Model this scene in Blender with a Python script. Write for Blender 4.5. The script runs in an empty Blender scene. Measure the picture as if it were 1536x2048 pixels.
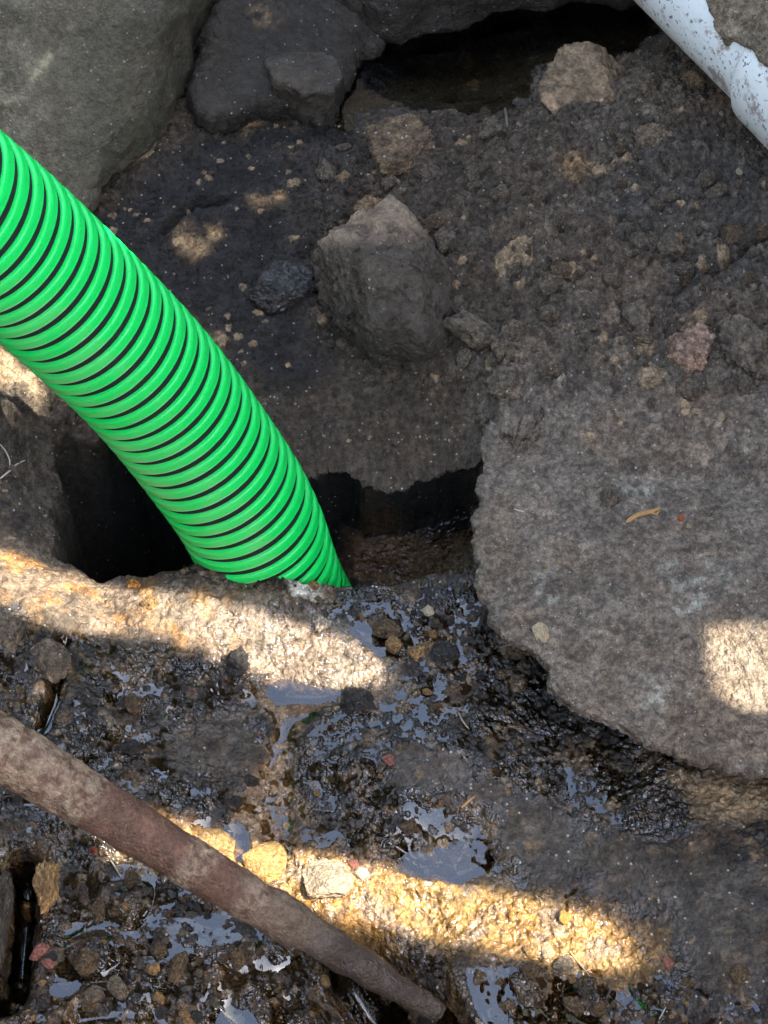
import bpy, bmesh, math, random
import numpy as np
from mathutils import Vector, Matrix, Quaternion
random.seed(7)
R8 = np.random.RandomState
sc = bpy.context.scene
COL = sc.collection

# ------------------------------------------------------------------ camera
PHI = math.radians(55.0); CAMD = 1.5; TV = 0.4447
K = TV / 2048.0
CP = np.array([0.0, -CAMD*math.cos(PHI), CAMD*math.sin(PHI)])
FW = np.array([0.0, math.cos(PHI), -math.sin(PHI)])
UP = np.array([0.0, math.sin(PHI), math.cos(PHI)])
cam = bpy.data.cameras.new('camera'); cam_o = bpy.data.objects.new('camera', cam); COL.objects.link(cam_o)
cam.sensor_fit = 'VERTICAL'; cam.angle = 2*math.atan(TV/2); cam.clip_start = 0.02; cam.clip_end = 200
cam_o.location = CP.tolist(); cam_o.rotation_euler = (math.radians(90)-PHI, 0, 0)
sc.camera = cam_o

# ------------------------------------------------------------------ light
SUN_EL = math.radians(58.0); SUN_AZ = math.radians(-18.0)      # azimuth from +x towards +y
SV = np.array([math.cos(SUN_EL)*math.cos(SUN_AZ), math.cos(SUN_EL)*math.sin(SUN_AZ), math.sin(SUN_EL)])
w = bpy.data.worlds.new("World"); sc.world = w; w.use_nodes = True
nt = w.node_tree; bg = nt.nodes['Background']
sky = nt.nodes.new('ShaderNodeTexSky'); sky.sky_type = 'NISHITA'; sky.sun_disc = False
sky.sun_elevation = SUN_EL; sky.sun_rotation = math.pi/2 - SUN_AZ
sky.air_density = 1.0; sky.dust_density = 1.0; sky.ozone_density = 1.0
hs_ = nt.nodes.new('ShaderNodeHueSaturation'); hs_.inputs['Saturation'].default_value = .8
nt.links.new(sky.outputs[0], hs_.inputs['Color']); nt.links.new(hs_.outputs[0], bg.inputs[0]); bg.inputs[1].default_value = 0.15
sun = bpy.data.lights.new('sun', 'SUN'); sun.energy = 2.0; sun.angle = math.radians(0.55); sun.color = (1.0, 0.96, 0.91)
sun_o = bpy.data.objects.new('sun', sun); COL.objects.link(sun_o)
sun_o.rotation_euler = Vector(SV.tolist()).to_track_quat('Z', 'Y').to_euler()
sc.cycles.use_denoising = True; sc.cycles.denoising_prefilter = 'NONE'; sc.cycles.denoising_input_passes = 'RGB_ALBEDO_NORMAL'; sc.cycles.max_bounces = 6; sc.cycles.diffuse_bounces = 3; sc.cycles.glossy_bounces = 3; sc.cycles.transparent_max_bounces = 8
sc.view_settings.view_transform = 'Standard'; sc.view_settings.look = 'None'
sc.view_settings.exposure = 3.42; sc.view_settings.gamma = 1.0

# ------------------------------------------------------------------ helpers
def ray(px, py):
    return FW + (px-768)*K*np.array([1.0, 0, 0]) + (1024-py)*K*UP
def onz(px, py, z=0.0):
    d = ray(px, py); return CP + d*((CP[2]-z)/(-d[2]))
def atD(px, py, D): return CP + ray(px, py)*D
def proj(X, Y, Z):
    dy = Y-CP[1]; dz = Z-CP[2]
    D = dy*FW[1]+dz*FW[2]; v = dy*UP[1]+dz*UP[2]
    return 768+X/D/K, 1024-v/D/K
def sst(x, a=0.0, b=1.0):
    t = np.clip((x-a)/(b-a), 0, 1); return t*t*(3-2*t)
_tab = {}
def tab(seed):
    if seed not in _tab:
        a = R8(seed).rand(256, 256)*2*np.pi; _tab[seed] = (np.cos(a), np.sin(a))
    return _tab[seed]
def pn2(x, y, seed=0):
    gx, gy = tab(seed)
    xi = np.floor(x).astype(np.int64); yi = np.floor(y).astype(np.int64); fx = x-xi; fy = y-yi
    u = fx*fx*fx*(fx*(fx*6-15)+10); v = fy*fy*fy*(fy*(fy*6-15)+10)
    def g(i, j):
        a = (xi+i) & 255; b = (yi+j) & 255
        return gx[a, b]*(fx-i)+gy[a, b]*(fy-j)
    a = g(0, 0); b = g(1, 0); c = g(0, 1); d = g(1, 1)
    return (a+(b-a)*u + ((c+(d-c)*u)-(a+(b-a)*u))*v)*1.5
def fbm2(x, y, scale, octs, seed, gain=0.5, ridge=False):
    s = 0; a = 1.0; tot = 0; ca, sa = math.cos(.6), math.sin(.6)
    x = x/scale; y = y/scale
    for o in range(octs):
        n = pn2(x+17.3*o, y-9.1*o, seed+o)
        if ridge: n = 1-2*np.abs(n)
        s = s+a*n; tot += a; a *= gain
        x, y = (ca*x-sa*y)*2.03, (sa*x+ca*y)*2.03
    return s/tot
_t3 = {}
def pn3(P, seed=0):
    if seed not in _t3:
        g = R8(seed+900).randn(32, 32, 32, 3); g /= np.linalg.norm(g, axis=-1, keepdims=True); _t3[seed] = g
    G = _t3[seed]; I = np.floor(P).astype(np.int64); F = P-I
    U = F*F*F*(F*(F*6-15)+10); out = 0
    for i in (0, 1):
        for j in (0, 1):
            for k in (0, 1):
                g = G[(I[:, 0]+i) & 31, (I[:, 1]+j) & 31, (I[:, 2]+k) & 31]
                d = g[:, 0]*(F[:, 0]-i)+g[:, 1]*(F[:, 1]-j)+g[:, 2]*(F[:, 2]-k)
                wt = (U[:, 0] if i else 1-U[:, 0])*(U[:, 1] if j else 1-U[:, 1])*(U[:, 2] if k else 1-U[:, 2])
                out = out+d*wt
    return out*1.5
def fbm3(P, scale, octs, seed, gain=.5):
    s = 0; a = 1.; tot = 0; Q = P/scale
    for o in range(octs):
        s = s+a*pn3(Q+o*7.7, seed+o); tot += a; a *= gain; Q = Q*2.03
    return s/tot
def lumps(x, y, cell, seed, dens, rmin=.25, rmax=.55, flat=.8, warp=.15):
    """half-buried rounded grains: height and the grain's own random number"""
    r = R8(seed+5000); T = r.rand(5, 128, 128)
    wx = x+cell*warp*pn2(x/cell*1.7, y/cell*1.7, seed+3); wy = y+cell*warp*pn2(x/cell*1.7+40, y/cell*1.7, seed+4)
    X = wx/cell; Y = wy/cell; xi = np.floor(X).astype(np.int64); yi = np.floor(Y).astype(np.int64)
    h = np.zeros_like(x); idr = np.zeros_like(x)
    for i in (-1, 0, 1):
        for j in (-1, 0, 1):
            a = (xi+i) & 127; b = (yi+j) & 127
            cx = xi+i+T[0, a, b]; cy = yi+j+T[1, a, b]
            rr = rmin+(rmax-rmin)*T[2, a, b]**2
            el = 1+.5*(T[4, a, b]-.5)
            d2 = (((X-cx)*el)**2+((Y-cy)/el)**2)/rr**2
            hh = np.where((d2 < 1) & (T[3, a, b] < dens), rr*cell*flat*np.sqrt(np.clip(1-d2, 0, 1)), 0)
            up = hh > h; h = np.where(up, hh, h); idr = np.where(up, (T[4, a, b]*7.13) % 1, idr)
    return h, idr
def psd(poly, X, Y):
    """signed distance to a polygon, positive inside"""
    P = np.asarray(poly, float)[:, :2]; n = len(P)
    d = np.full(X.shape, 1e9); ins = np.zeros(X.shape, bool)
    for i in range(n):
        a = P[i]; b = P[(i+1) % n]; e = b-a; L = e@e+1e-12
        t = np.clip(((X-a[0])*e[0]+(Y-a[1])*e[1])/L, 0, 1)
        d = np.minimum(d, (X-a[0]-t*e[0])**2+(Y-a[1]-t*e[1])**2)
        if a[1] != b[1]:
            c = ((a[1] > Y) != (b[1] > Y)) & (X < (b[0]-a[0])*(Y-a[1])/(b[1]-a[1])+a[0]); ins ^= c
    d = np.sqrt(d); return np.where(ins, d, -d)
def pxpoly(pts, z=0.0): return [tuple(onz(p[0], p[1], z if len(p) < 3 else p[2])[:2]) for p in pts]

def make_mesh(name, V, F, mats, parent=None, smooth=True, attrs=None, cols=None, matidx=None, link=True):
    me = bpy.data.meshes.new(name); V = np.asarray(V, np.float32); F = np.asarray(F, np.int32)
    me.vertices.add(len(V)); me.vertices.foreach_set('co', V.ravel())
    k = F.shape[1]
    me.loops.add(F.size); me.loops.foreach_set('vertex_index', F.ravel())
    me.polygons.add(len(F)); me.polygons.foreach_set('loop_start', np.arange(0, F.size, k, dtype=np.int32))
    me.polygons.foreach_set('loop_total', np.full(len(F), k, np.int32))
    if matidx is not None: me.polygons.foreach_set('material_index', np.asarray(matidx, np.int32))
    me.update(calc_edges=True)
    me.polygons.foreach_set('use_smooth', np.full(len(F), smooth))
    for kk, a in (attrs or {}).items():
        at = me.attributes.new(kk, 'FLOAT', 'POINT'); at.data.foreach_set('value', np.asarray(a, np.float32).ravel())
    if cols is not None:
        at = me.attributes.new('Col', 'FLOAT_COLOR', 'POINT')
        c = np.ones((len(V), 4), np.float32); c[:, :3] = cols; at.data.foreach_set('color', c.ravel())
    for m in (mats if isinstance(mats, (list, tuple)) else [mats]): me.materials.append(m)
    o = bpy.data.objects.new(name, me)
    if link: COL.objects.link(o)
    if parent: o.parent = parent
    return o
def gridfaces(nu, nv, wrap=False):
    i = np.arange(nu-1)[:, None]; j = np.arange(nv if wrap else nv-1)[None, :]; j2 = (j+1) % nv
    return np.stack([i*nv+j, i*nv+j2, (i+1)*nv+j2, (i+1)*nv+j], -1).reshape(-1, 4)
def tag(o, label=None, cat=None, group=None, kind=None):
    if label: o['label'] = label
    if cat: o['category'] = cat
    if group: o['group'] = group
    if kind: o['kind'] = kind
    return o
def empty(name, loc):
    o = bpy.data.objects.new(name, None); o.empty_display_size = .02; COL.objects.link(o); o.location = [float(v) for v in loc]; return o
def adopt(ch, root):
    ch.parent = root; ch.location = (-root.location[0], -root.location[1], -root.location[2]); return ch

# ------------------------------------------------------------------ materials
def newmat(name):
    m = bpy.data.materials.new(name); m.use_nodes = True; t = m.node_tree
    return m, t, t.nodes['Principled BSDF']
def N(t, ty, **kw):
    n = t.nodes.new(ty)
    for k, v in kw.items():
        if k in ('operation', 'blend_type', 'data_type', 'feature', 'attribute_name', 'distance'): setattr(n, k, v)
        else: n.inputs[k.replace('_', ' ')].default_value = v
    return n
def earth_mat(name, color=None, rough_dry=.92, rough_wet=.14, wet=None, grain=1.0, speck=.5, bump=1.0, hue=.25, spec_dry=.25, pscale=1.0):
    """soil / stone. colour and wetness come from the mesh ('Col','wet') unless given"""
    m, t, b = newmat(name); L = t.links.new
    tc = N(t, 'ShaderNodeTexCoord'); O = tc.outputs['Object']
    if color is None: c0 = N(t, 'ShaderNodeAttribute', attribute_name='Col').outputs['Color']
    else:
        rgb = N(t, 'ShaderNodeRGB'); rgb.outputs[0].default_value = (*color, 1); c0 = rgb.outputs[0]
    if wet is None: wsock = N(t, 'ShaderNodeAttribute', attribute_name='wet').outputs['Fac']
    else:
        v = N(t, 'ShaderNodeValue'); v.outputs[0].default_value = wet; wsock = v.outputs[0]
    # coarse tone variation
    n1 = N(t, 'ShaderNodeTexNoise', Scale=70*pscale, Detail=4., Roughness=.65); L(O, n1.inputs['Vector'])
    mr = N(t, 'ShaderNodeMapRange'); L(n1.outputs[0], mr.inputs[0])
    mr.inputs[1].default_value = .3; mr.inputs[2].default_value = .7; mr.inputs[3].default_value = 1-.45*grain; mr.inputs[4].default_value = 1+.5*grain
    n2 = N(t, 'ShaderNodeTexNoise', Scale=900*pscale, Detail=2., Roughness=.7); L(O, n2.inputs['Vector'])
    mr2 = N(t, 'ShaderNodeMapRange'); L(n2.outputs[0], mr2.inputs[0])
    mr2.inputs[1].default_value = .32; mr2.inputs[2].default_value = .68; mr2.inputs[3].default_value = 1-.40*grain; mr2.inputs[4].default_value = 1+.5*grain
    n4 = N(t, 'ShaderNodeTexNoise', Scale=240*pscale, Detail=2., Roughness=.6); L(O, n4.inputs['Vector'])
    mr4 = N(t, 'ShaderNodeMapRange'); L(n4.outputs[0], mr4.inputs[0])
    mr4.inputs[1].default_value = .36; mr4.inputs[2].default_value = .64; mr4.inputs[3].default_value = 1-.45*grain; mr4.inputs[4].default_value = 1+.55*grain
    mu0 = N(t, 'ShaderNodeMath', operation='MULTIPLY'); L(mr4.outputs[0], mu0.inputs[0]); L(mr2.outputs[0], mu0.inputs[1])
    mu = N(t, 'ShaderNodeMath', operation='MULTIPLY'); L(mr.outputs[0], mu.inputs[0]); L(mu0.outputs[0], mu.inputs[1])
    vt = N(t, 'ShaderNodeVectorMath', operation='MULTIPLY'); vt.inputs[1].default_value = (1.08, 1.0, .84)
    vm = N(t, 'ShaderNodeVectorMath', operation='SCALE'); L(c0, vt.inputs[0]); L(vt.outputs[0], vm.inputs[0]); L(mu.outputs[0], vm.inputs['Scale'])
    # warm / cool drift
    n3 = N(t, 'ShaderNodeTexNoise', Scale=24*pscale, Detail=2.); L(O, n3.inputs['Vector'])
    mr3 = N(t, 'ShaderNodeMapRange'); L(n3.outputs[0], mr3.inputs[0]); mr3.inputs[1].default_value = .4; mr3.inputs[2].default_value = .65
    mr3.inputs[4].default_value = hue
    mx = N(t, 'ShaderNodeMix', data_type='RGBA', blend_type='MULTIPLY'); L(mr3.outputs[0], mx.inputs[0]); L(vm.outputs[0], mx.inputs[6])
    mx.inputs[7].default_value = (1.25, .92, .68, 1)
    # pale grains
    vo = N(t, 'ShaderNodeTexVoronoi', Scale=420.*pscale); L(O, vo.inputs['Vector'])
    sp = N(t, 'ShaderNodeSeparateColor'); L(vo.outputs['Color'], sp.inputs[0])
    g1 = N(t, 'ShaderNodeMath', operation='GREATER_THAN'); L(sp.outputs[0], g1.inputs[0]); g1.inputs[1].default_value = .965
    g2 = N(t, 'ShaderNodeMath', operation='LESS_THAN'); L(vo.outputs['Distance'], g2.inputs[0]); g2.inputs[1].default_value = .33
    g3 = N(t, 'ShaderNodeMath', operation='MULTIPLY'); L(g1.outputs[0], g3.inputs[0]); L(g2.outputs[0], g3.inputs[1])
    g4 = N(t, 'ShaderNodeMath', operation='MULTIPLY'); L(g3.outputs[0], g4.inputs[0]); g4.inputs[1].default_value = speck
    cr = N(t, 'ShaderNodeValToRGB'); L(sp.outputs[1], cr.inputs[0]); e = cr.color_ramp.elements
    e[0].color = (.42, .36, .27, 1); e[1].color = (.5, .33, .2, 1); x = e.new(.5); x.color = (.6, .58, .52, 1)
    mx2 = N(t, 'ShaderNodeMix', data_type='RGBA'); L(g4.outputs[0], mx2.inputs[0]); L(mx.outputs[2], mx2.inputs[6]); L(cr.outputs[0], mx2.inputs[7])
    L(mx2.outputs[2], b.inputs['Base Color'])
    # wet film
    nw = N(t, 'ShaderNodeTexNoise', Scale=55., Detail=2., Roughness=.6); L(O, nw.inputs['Vector'])
    mw = N(t, 'ShaderNodeMapRange'); L(nw.outputs[0], mw.inputs[0]); mw.inputs[1].default_value = .35; mw.inputs[2].default_value = .6; mw.inputs[3].default_value = .35; mw.inputs[4].default_value = 1
    ww = N(t, 'ShaderNodeMath', operation='MULTIPLY'); L(wsock, ww.inputs[0]); L(mw.outputs[0], ww.inputs[1])
    ro = N(t, 'ShaderNodeMapRange'); L(ww.outputs[0], ro.inputs[0]); ro.inputs[3].default_value = rough_dry; ro.inputs[4].default_value = rough_wet; ro.inputs[2].default_value = .8
    L(ro.outputs[0], b.inputs['Roughness'])
    so = N(t, 'ShaderNodeMapRange'); L(ww.outputs[0], so.inputs[0]); so.inputs[3].default_value = spec_dry; so.inputs[4].default_value = .65
    L(so.outputs[0], b.inputs['Specular IOR Level'])
    # relief below the mesh's own: sandy where dry, a bubbly skin of mud where wet
    bn = N(t, 'ShaderNodeTexNoise', Scale=520.*pscale, Detail=3., Roughness=.75); L(O, bn.inputs['Vector'])
    bv = N(t, 'ShaderNodeTexVoronoi', Scale=430.*pscale); L(O, bv.inputs['Vector'])
    sc_ = N(t, 'ShaderNodeMath', operation='MULTIPLY'); L(bv.outputs['Distance'], sc_.inputs[0]); sc_.inputs[1].default_value = .55
    ad = N(t, 'ShaderNodeMath', operation='SUBTRACT'); L(bn.outputs[0], ad.inputs[0]); L(sc_.outputs[0], ad.inputs[1])
    wn = N(t, 'ShaderNodeTexNoise', Scale=300.*pscale, Detail=1.5, Roughness=.5, Distortion=.6); L(O, wn.inputs['Vector'])
    wv = N(t, 'ShaderNodeTexVoronoi', Scale=240.*pscale); L(O, wv.inputs['Vector'])
    ws = N(t, 'ShaderNodeMath', operation='MULTIPLY_ADD'); L(wv.outputs['Distance'], ws.inputs[0]); ws.inputs[1].default_value = -.5; L(wn.outputs[0], ws.inputs[2])
    hm = N(t, 'ShaderNodeMix', data_type='FLOAT'); L(ww.outputs[0], hm.inputs[0]); L(ad.outputs[0], hm.inputs[2]); L(ws.outputs[0], hm.inputs[3])
    bp = N(t, 'ShaderNodeBump'); bp.inputs['Strength'].default_value = 1.; bp.inputs['Distance'].default_value = .0026*bump
    L(hm.outputs[0], bp.inputs['Height']); L(bp.outputs[0], b.inputs['Normal'])
    return m
def water_mat(name, tint=(.72, .66, .52), rip=.0004):
    m = bpy.data.materials.new(name); m.use_nodes = True; t = m.node_tree; t.nodes.clear(); L = t.links.new
    out = N(t, 'ShaderNodeOutputMaterial'); mix = N(t, 'ShaderNodeMixShader'); L(mix.outputs[0], out.inputs[0])
    tr = N(t, 'ShaderNodeBsdfTransparent'); tr.inputs[0].default_value = (*tint, 1)
    gl = N(t, 'ShaderNodeBsdfGlossy'); gl.inputs['Roughness'].default_value = .02
    fr = N(t, 'ShaderNodeFresnel'); fr.inputs[0].default_value = 1.62
    tc = N(t, 'ShaderNodeTexCoord'); n = N(t, 'ShaderNodeTexNoise', Scale=60., Detail=2.); L(tc.outputs['Object'], n.inputs['Vector'])
    bp = N(t, 'ShaderNodeBump'); bp.inputs['Distance'].default_value = rip; L(n.outputs[0], bp.inputs['Height'])
    L(bp.outputs[0], gl.inputs['Normal']); L(bp.outputs[0], fr.inputs['Normal'])
    L(fr.outputs[0], mix.inputs[0]); L(tr.outputs[0], mix.inputs[1]); L(gl.outputs[0], mix.inputs[2]); return m

M_soil = earth_mat('soil', grain=.8)
M_rock = earth_mat('bare_rock', grain=.45, speck=.35, bump=.8, hue=.15)
M_stone_wet_brown = earth_mat('wet_brown_stone', (.075, .050, .026), wet=.95, speck=.25, hue=.3, pscale=.014)
M_stone_dark = earth_mat('dark_stone', (.022, .020, .018), wet=.7, speck=.3, pscale=.014)
M_stone_tan = earth_mat('tan_stone', (.40, .32, .22), wet=.15, speck=.3, grain=.6, pscale=.014)
M_stone_grey = earth_mat('grey_brown_stone', (.095, .077, .058), wet=.25, speck=.5, pscale=.014)
M_pink = earth_mat('pink_stone', (.24, .10, .082), wet=.8, speck=.2, grain=.6, pscale=.014)
M_ochre = earth_mat('ochre_clod', (.21, .13, .055), wet=.75, speck=.4, pscale=.014)
M_pale = earth_mat('pale_pebble', (.50, .44, .33), wet=.1, speck=0, grain=.4, pscale=.014)
M_water = water_mat('puddle_water')
M_pool = water_mat('pool_water', (.62, .60, .48), .0002)

# ------------------------------------------------------------------ terrain
CTRL = [  # pixel, pixel, height: the lie of the ground
 (-150,1300,.045),(0,1250,.03),(100,1190,.02),(200,1205,.004),(300,1180,.006),(430,1165,.008),(560,1180,.006),(700,1195,.0),(850,1195,.0),(940,1210,0),
 (-150,1500,.03),(0,1440,.022),(150,1380,.014),(300,1450,.0),(500,1400,-.005),(640,1370,-.006),(700,1450,-.004),(900,1400,.0),(1020,1400,-.002),(1100,1520,-.004),
 (-100,1750,.0),(100,1700,.0),(250,1680,-.003),(470,1660,-.010),(560,1520,-.009),(700,1700,-.012),(900,1700,-.014),(1060,1600,-.003),(1100,1680,-.006),(1300,1600,.006),(1500,1650,.014),(1500,1800,.014),
 (1400,1900,.006),(1250,1880,-.006),(1100,1950,-.013),(900,1960,-.016),(740,1990,-.035),(640,1900,-.018),(500,1950,-.016),(300,1900,-.010),(100,1950,-.008),(0,2050,.005),(768,2250,-.02),(1500,2250,.01),(0,2300,.02),
 (800,1550,.0),(900,1500,.003),(300,1600,.002),
 (600,880,.0),(750,885,.0),(880,875,.006),(960,845,.022),(1100,830,.055),(1300,820,.062),(1500,820,.07),
 (1150,930,.046),(1020,930,.040),(1300,960,.044),(1480,960,.048),(1400,1120,.0),(1700,1200,.02),(1150,1250,.0),(1400,1400,.0),(1536,1500,.0),(1750,1500,.03),
 (700,800,.010),(850,780,.024),(1000,750,.048),(1200,700,.060),(1400,700,.070),(1600,700,.08),
 (500,760,-.0),(430,640,.0),(600,650,.008),(800,650,.022),(1000,600,.050),(1200,550,.062),(1400,500,.064),(1600,450,.07),
 (250,450,-.012),(400,450,-.004),(500,350,-.002),(600,300,.0),(700,255,.0),(800,300,.012),(950,400,.042),(1100,400,.056),(1300,400,.062),(1450,350,.056),(1650,250,.06),
 (900,262,.022),(1000,262,.034),(1110,250,.044),(1300,190,.055),(1400,220,.058),
 (740,235,.002),(900,224,.0),(1030,228,.002),(1080,175,.0),(1112,130,-.002),(1250,112,.0),(1330,110,.02),
 (600,150,-.02),(720,150,-.045),(850,140,-.05),(1000,110,-.05),(1150,60,-.045),(1250,60,-.03),(900,-50,-.04),(1400,30,.03),
 (0,700,.035),(-150,700,.05),(0,820,.035),(120,780,.022),(160,850,.0),(60,920,-.008),(0,980,.004),(60,1060,.004),(110,1110,.006),(-150,950,.03),
 (-200,350,.0),(100,100,.0),(400,-50,.0),(200,600,-.02)]
cx, cy, cz = [], [], []
for px, py, z in CTRL:
    p = onz(px, py, z); cx.append(p[0]); cy.append(p[1]); cz.append(z)
cx, cy, cz = map(np.array, (cx, cy, cz))
def tps(r2): return .5*r2*np.log(r2+1e-9)
n = len(cx)
A = np.zeros((n+3, n+3)); A[:n, :n] = tps((cx[:, None]-cx)**2+(cy[:, None]-cy)**2)+np.eye(n)*2e-5
A[:n, n] = 1; A[:n, n+1] = cx; A[:n, n+2] = cy; A[n:, :n] = A[:n, n:].T
wts = np.linalg.solve(A, np.concatenate([cz, [0, 0, 0]]))
def base_h(X, Y):
    sh = X.shape; x = X.ravel(); y = Y.ravel(); out = wts[n]+wts[n+1]*x+wts[n+2]*y
    for i in range(n): out = out+wts[i]*tps((x-cx[i])**2+(y-cy[i])**2)
    return out.reshape(sh)
# core grid lines plus lines that spread out to the far ground
ST = .00078
gx = np.arange(-.345, .345, ST); gy = np.arange(-.44, .60, ST)
def spread(e, sgn, n=46, last=14.0):
    d = ST*3*np.cumsum(1.17**np.arange(n)); d = d*1.0; return e+sgn*d*(last/d[-1])**(np.linspace(0, 1, n)**2)
lx = spread(gx[0], -1)[::-1]; rx = spread(gx[-1], 1); ly = spread(gy[0], -1)[::-1]; ry = spread(gy[-1], 1)
XL = np.concatenate([lx, gx, rx]); YL = np.concatenate([ly, gy, ry])
TX, TY = np.meshgrid(XL, YL, indexing='ij')
cxn = (XL >= gx[0]-.06) & (XL <= gx[-1]+.06)
Xc = np.clip(TX, -.40, .40); Yc = np.clip(TY, -.50, .66)
# base evaluated coarsely then refined
def coarse_eval(f):
    ax = np.linspace(-.41, .41, 190); ay = np.linspace(-.51, .67, 260)
    GX, GY = np.meshgrid(ax, ay, indexing='ij'); G = f(GX, GY)
    def interp(X, Y):
        u = (X-ax[0])/(ax[1]-ax[0]); v = (Y-ay[0])/(ay[1]-ay[0]); i = np.clip(np.floor(u).astype(int), 1, len(ax)-3); j = np.clip(np.floor(v).astype(int), 1, len(ay)-3)
        fu = u-i; fv = v-j
        def cw(t): return [-.5*t+t*t-.5*t**3, 1-2.5*t*t+1.5*t**3, .5*t+2*t*t-1.5*t**3, -.5*t*t+.5*t**3]
        wu = cw(fu); wv = cw(fv); s = 0
        for a in range(4):
            for b in range(4): s = s+wu[a]*wv[b]*G[i-1+a, j-1+b]
        return s
    return interp
HB = coarse_eval(base_h)
TZ = HB(Xc, Yc)
# pit banks beyond the picture
dx = np.maximum(np.abs(TX)-.40, 0); dyf = np.maximum(TY-.62, 0); dyn = np.maximum(-.55-TY, 0)
rise = np.where(TX > 0, .92*sst(dx, .05, .85), .98*sst(dx, .10, .50))
rise = np.maximum(rise, .95*sst(dyf, .08, .60)); rise = np.maximum(rise, .98*sst(dyn, .15, .75))
far = sst(np.sqrt(dx**2+dyf**2+dyn**2), 0, .2)
TZ = TZ*(1-far)+rise+far*.03*fbm2(TX, TY, .4, 4, 77)
PX, PY = proj(TX, TY, TZ)
core = 1-sst(np.sqrt(dx**2+dyf**2+dyn**2), 0, .08)

def pg(px, py, sx, sy=None):            # soft round patch on the ground around a point
    sy = sy or sx; return np.exp(-((PX-px)/sx)**2-((PY-py)/sy)**2)
def pp(pts, soft=25, z=0.0, wob=1.0):         # soft polygon patch with a wandering edge
    d = psd(pxpoly(pts, z), TX, TY); return sst(d+wob*.006*WOB, -soft*.00033, soft*.00033)
WOB = fbm2(TX, TY, .035, 5, 31, .6)*2.2
# hole
hole_poly = pxpoly([(112,1108),(160,1135),(195,1168),(240,1150),(330,1140),(430,1135),(560,1160),(700,1164),(850,1160),(990,1160),(1000,905),(900,897),(780,893),(600,890),(400,870),(260,820),(160,860),(122,900),(100,1000)])
hd = psd(hole_poly, TX, TY)+(.004+.009*sst(TY, onz(500,1010,0)[1], onz(500,940,0)[1]))*fbm2(TX, TY, .035, 4, 12, .45)*1.6+.0015*fbm2(TX, TY, .006, 3, 13)
hole = sst(hd, -.002, .012)
lefth = sst(-TX, .02, .12)
TZ = TZ-hole*(.080+.10*lefth)
# medium and fine relief
crumb = np.clip(pp([(560,300),(1020,250),(1110,120),(1340,120),(1640,420),(1700,900),(960,900),(940,780),(700,760),(620,700)], 60), 0, 1)
crumb = np.maximum(crumb, .7*pp([(-200,640),(130,650),(190,850),(120,1100),(0,1080),(-200,1080)], 40))
stripA = pp([(-200,1050),(0,1075),(110,1120),(250,1165),(430,1180),(600,1220),(740,1260),(820,1370),(760,1400),(560,1370),(480,1335),(330,1300),(150,1290),(0,1245),(-200,1200)], 30, wob=.6)  # tan sediment, painted paler along the upper sunlit band
gully = pp([(500,1360),(660,1375),(610,1440),(575,1530),(600,1600),(590,1720),(480,1700),(470,1610),(525,1520),(545,1440),(490,1390)], 16)
stripB = pp([(300,1620),(560,1675),(740,1700),(1000,1750),(1200,1800),(1310,1870),(1340,1930),(1250,1960),(1100,1925),(900,1875),(640,1820),(400,1780)], 26, wob=.6)  # golden sediment, painted paler along the lower sunlit band
shelf = sst(PY, 1120, 1180)*core
slabr = pp([(960,850),(960,1000),(945,1160),(985,1260),(1085,1340),(1150,1430),(1270,1505),(1536,1560),(1800,1560),(1800,850)], 20)
smoothm = pp([(930,1560),(1100,1600),(1250,1700),(1420,1750),(1536,1780),(1536,2000),(1400,1960),(1340,1850),(1200,1780),(1060,1740),(1000,1650)], 50)
smoothm = np.maximum(smoothm, .8*pp([(780,1500),(960,1520),(940,1580),(780,1560)], 20))
smoothm = np.maximum(smoothm, .8*pp([(330,1450),(500,1400),(520,1500),(480,1560),(330,1560)], 30))
peb = pp([(0,1850),(200,1750),(420,1820),(700,1900),(1000,1880),(1300,1960),(1350,2100),(0,2100)], 60)
peb = np.maximum(peb, .6*pp([(700,1230),(960,1200),(1000,1330),(860,1400),(780,1380)], 30))
blackg = pp([(180,420),(330,310),(500,240),(700,250),(740,400),(640,480),(620,640),(680,760),(520,800),(400,640)], 40)
n_big = fbm2(TX, TY, .07, 4, 1)
n_med = fbm2(TX, TY, .022, 4, 5)
n_fine = fbm2(TX, TY, .0055, 3, 9, .6)
l1, i1 = lumps(TX, TY, .030, 1, .30)
l2, i2 = lumps(TX, TY, .014, 2, .55)
l3, i3 = lumps(TX, TY, .0068, 3, .60)
l4, i4 = lumps(TX, TY, .0035, 4, .85, rmin=.35, rmax=.6)
damp = (1-.75*smoothm)
rel = .010*n_big*(1-.5*shelf)+.0048*n_med*(.6+.9*crumb)*damp+.0024*n_fine*(.8+.8*crumb)*damp
rel += crumb*(.55*l1+1.0*l2*(1-.3*WOB.clip(0, 1))+1.15*l3+1.0*l4)
soft = (1-crumb)
rel += soft*damp*(1-.65*stripB)*(1-.35*stripA)*((.10+.5*peb)*l1+(.28+.55*peb)*l2*sst(WOB, -.4, .3)+(.7+.2*peb)*l3*sst(-WOB+.4, -.3, .5)+.75*l4)
rel += stripB*.55*l4
rel += -.004*gully
# flow folds of the smooth mud
fold = np.sin((TX*.75+TY*1.0)*260+6*fbm2(TX, TY, .05, 2, 44))
rel += .0007*fold*smoothm
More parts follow.
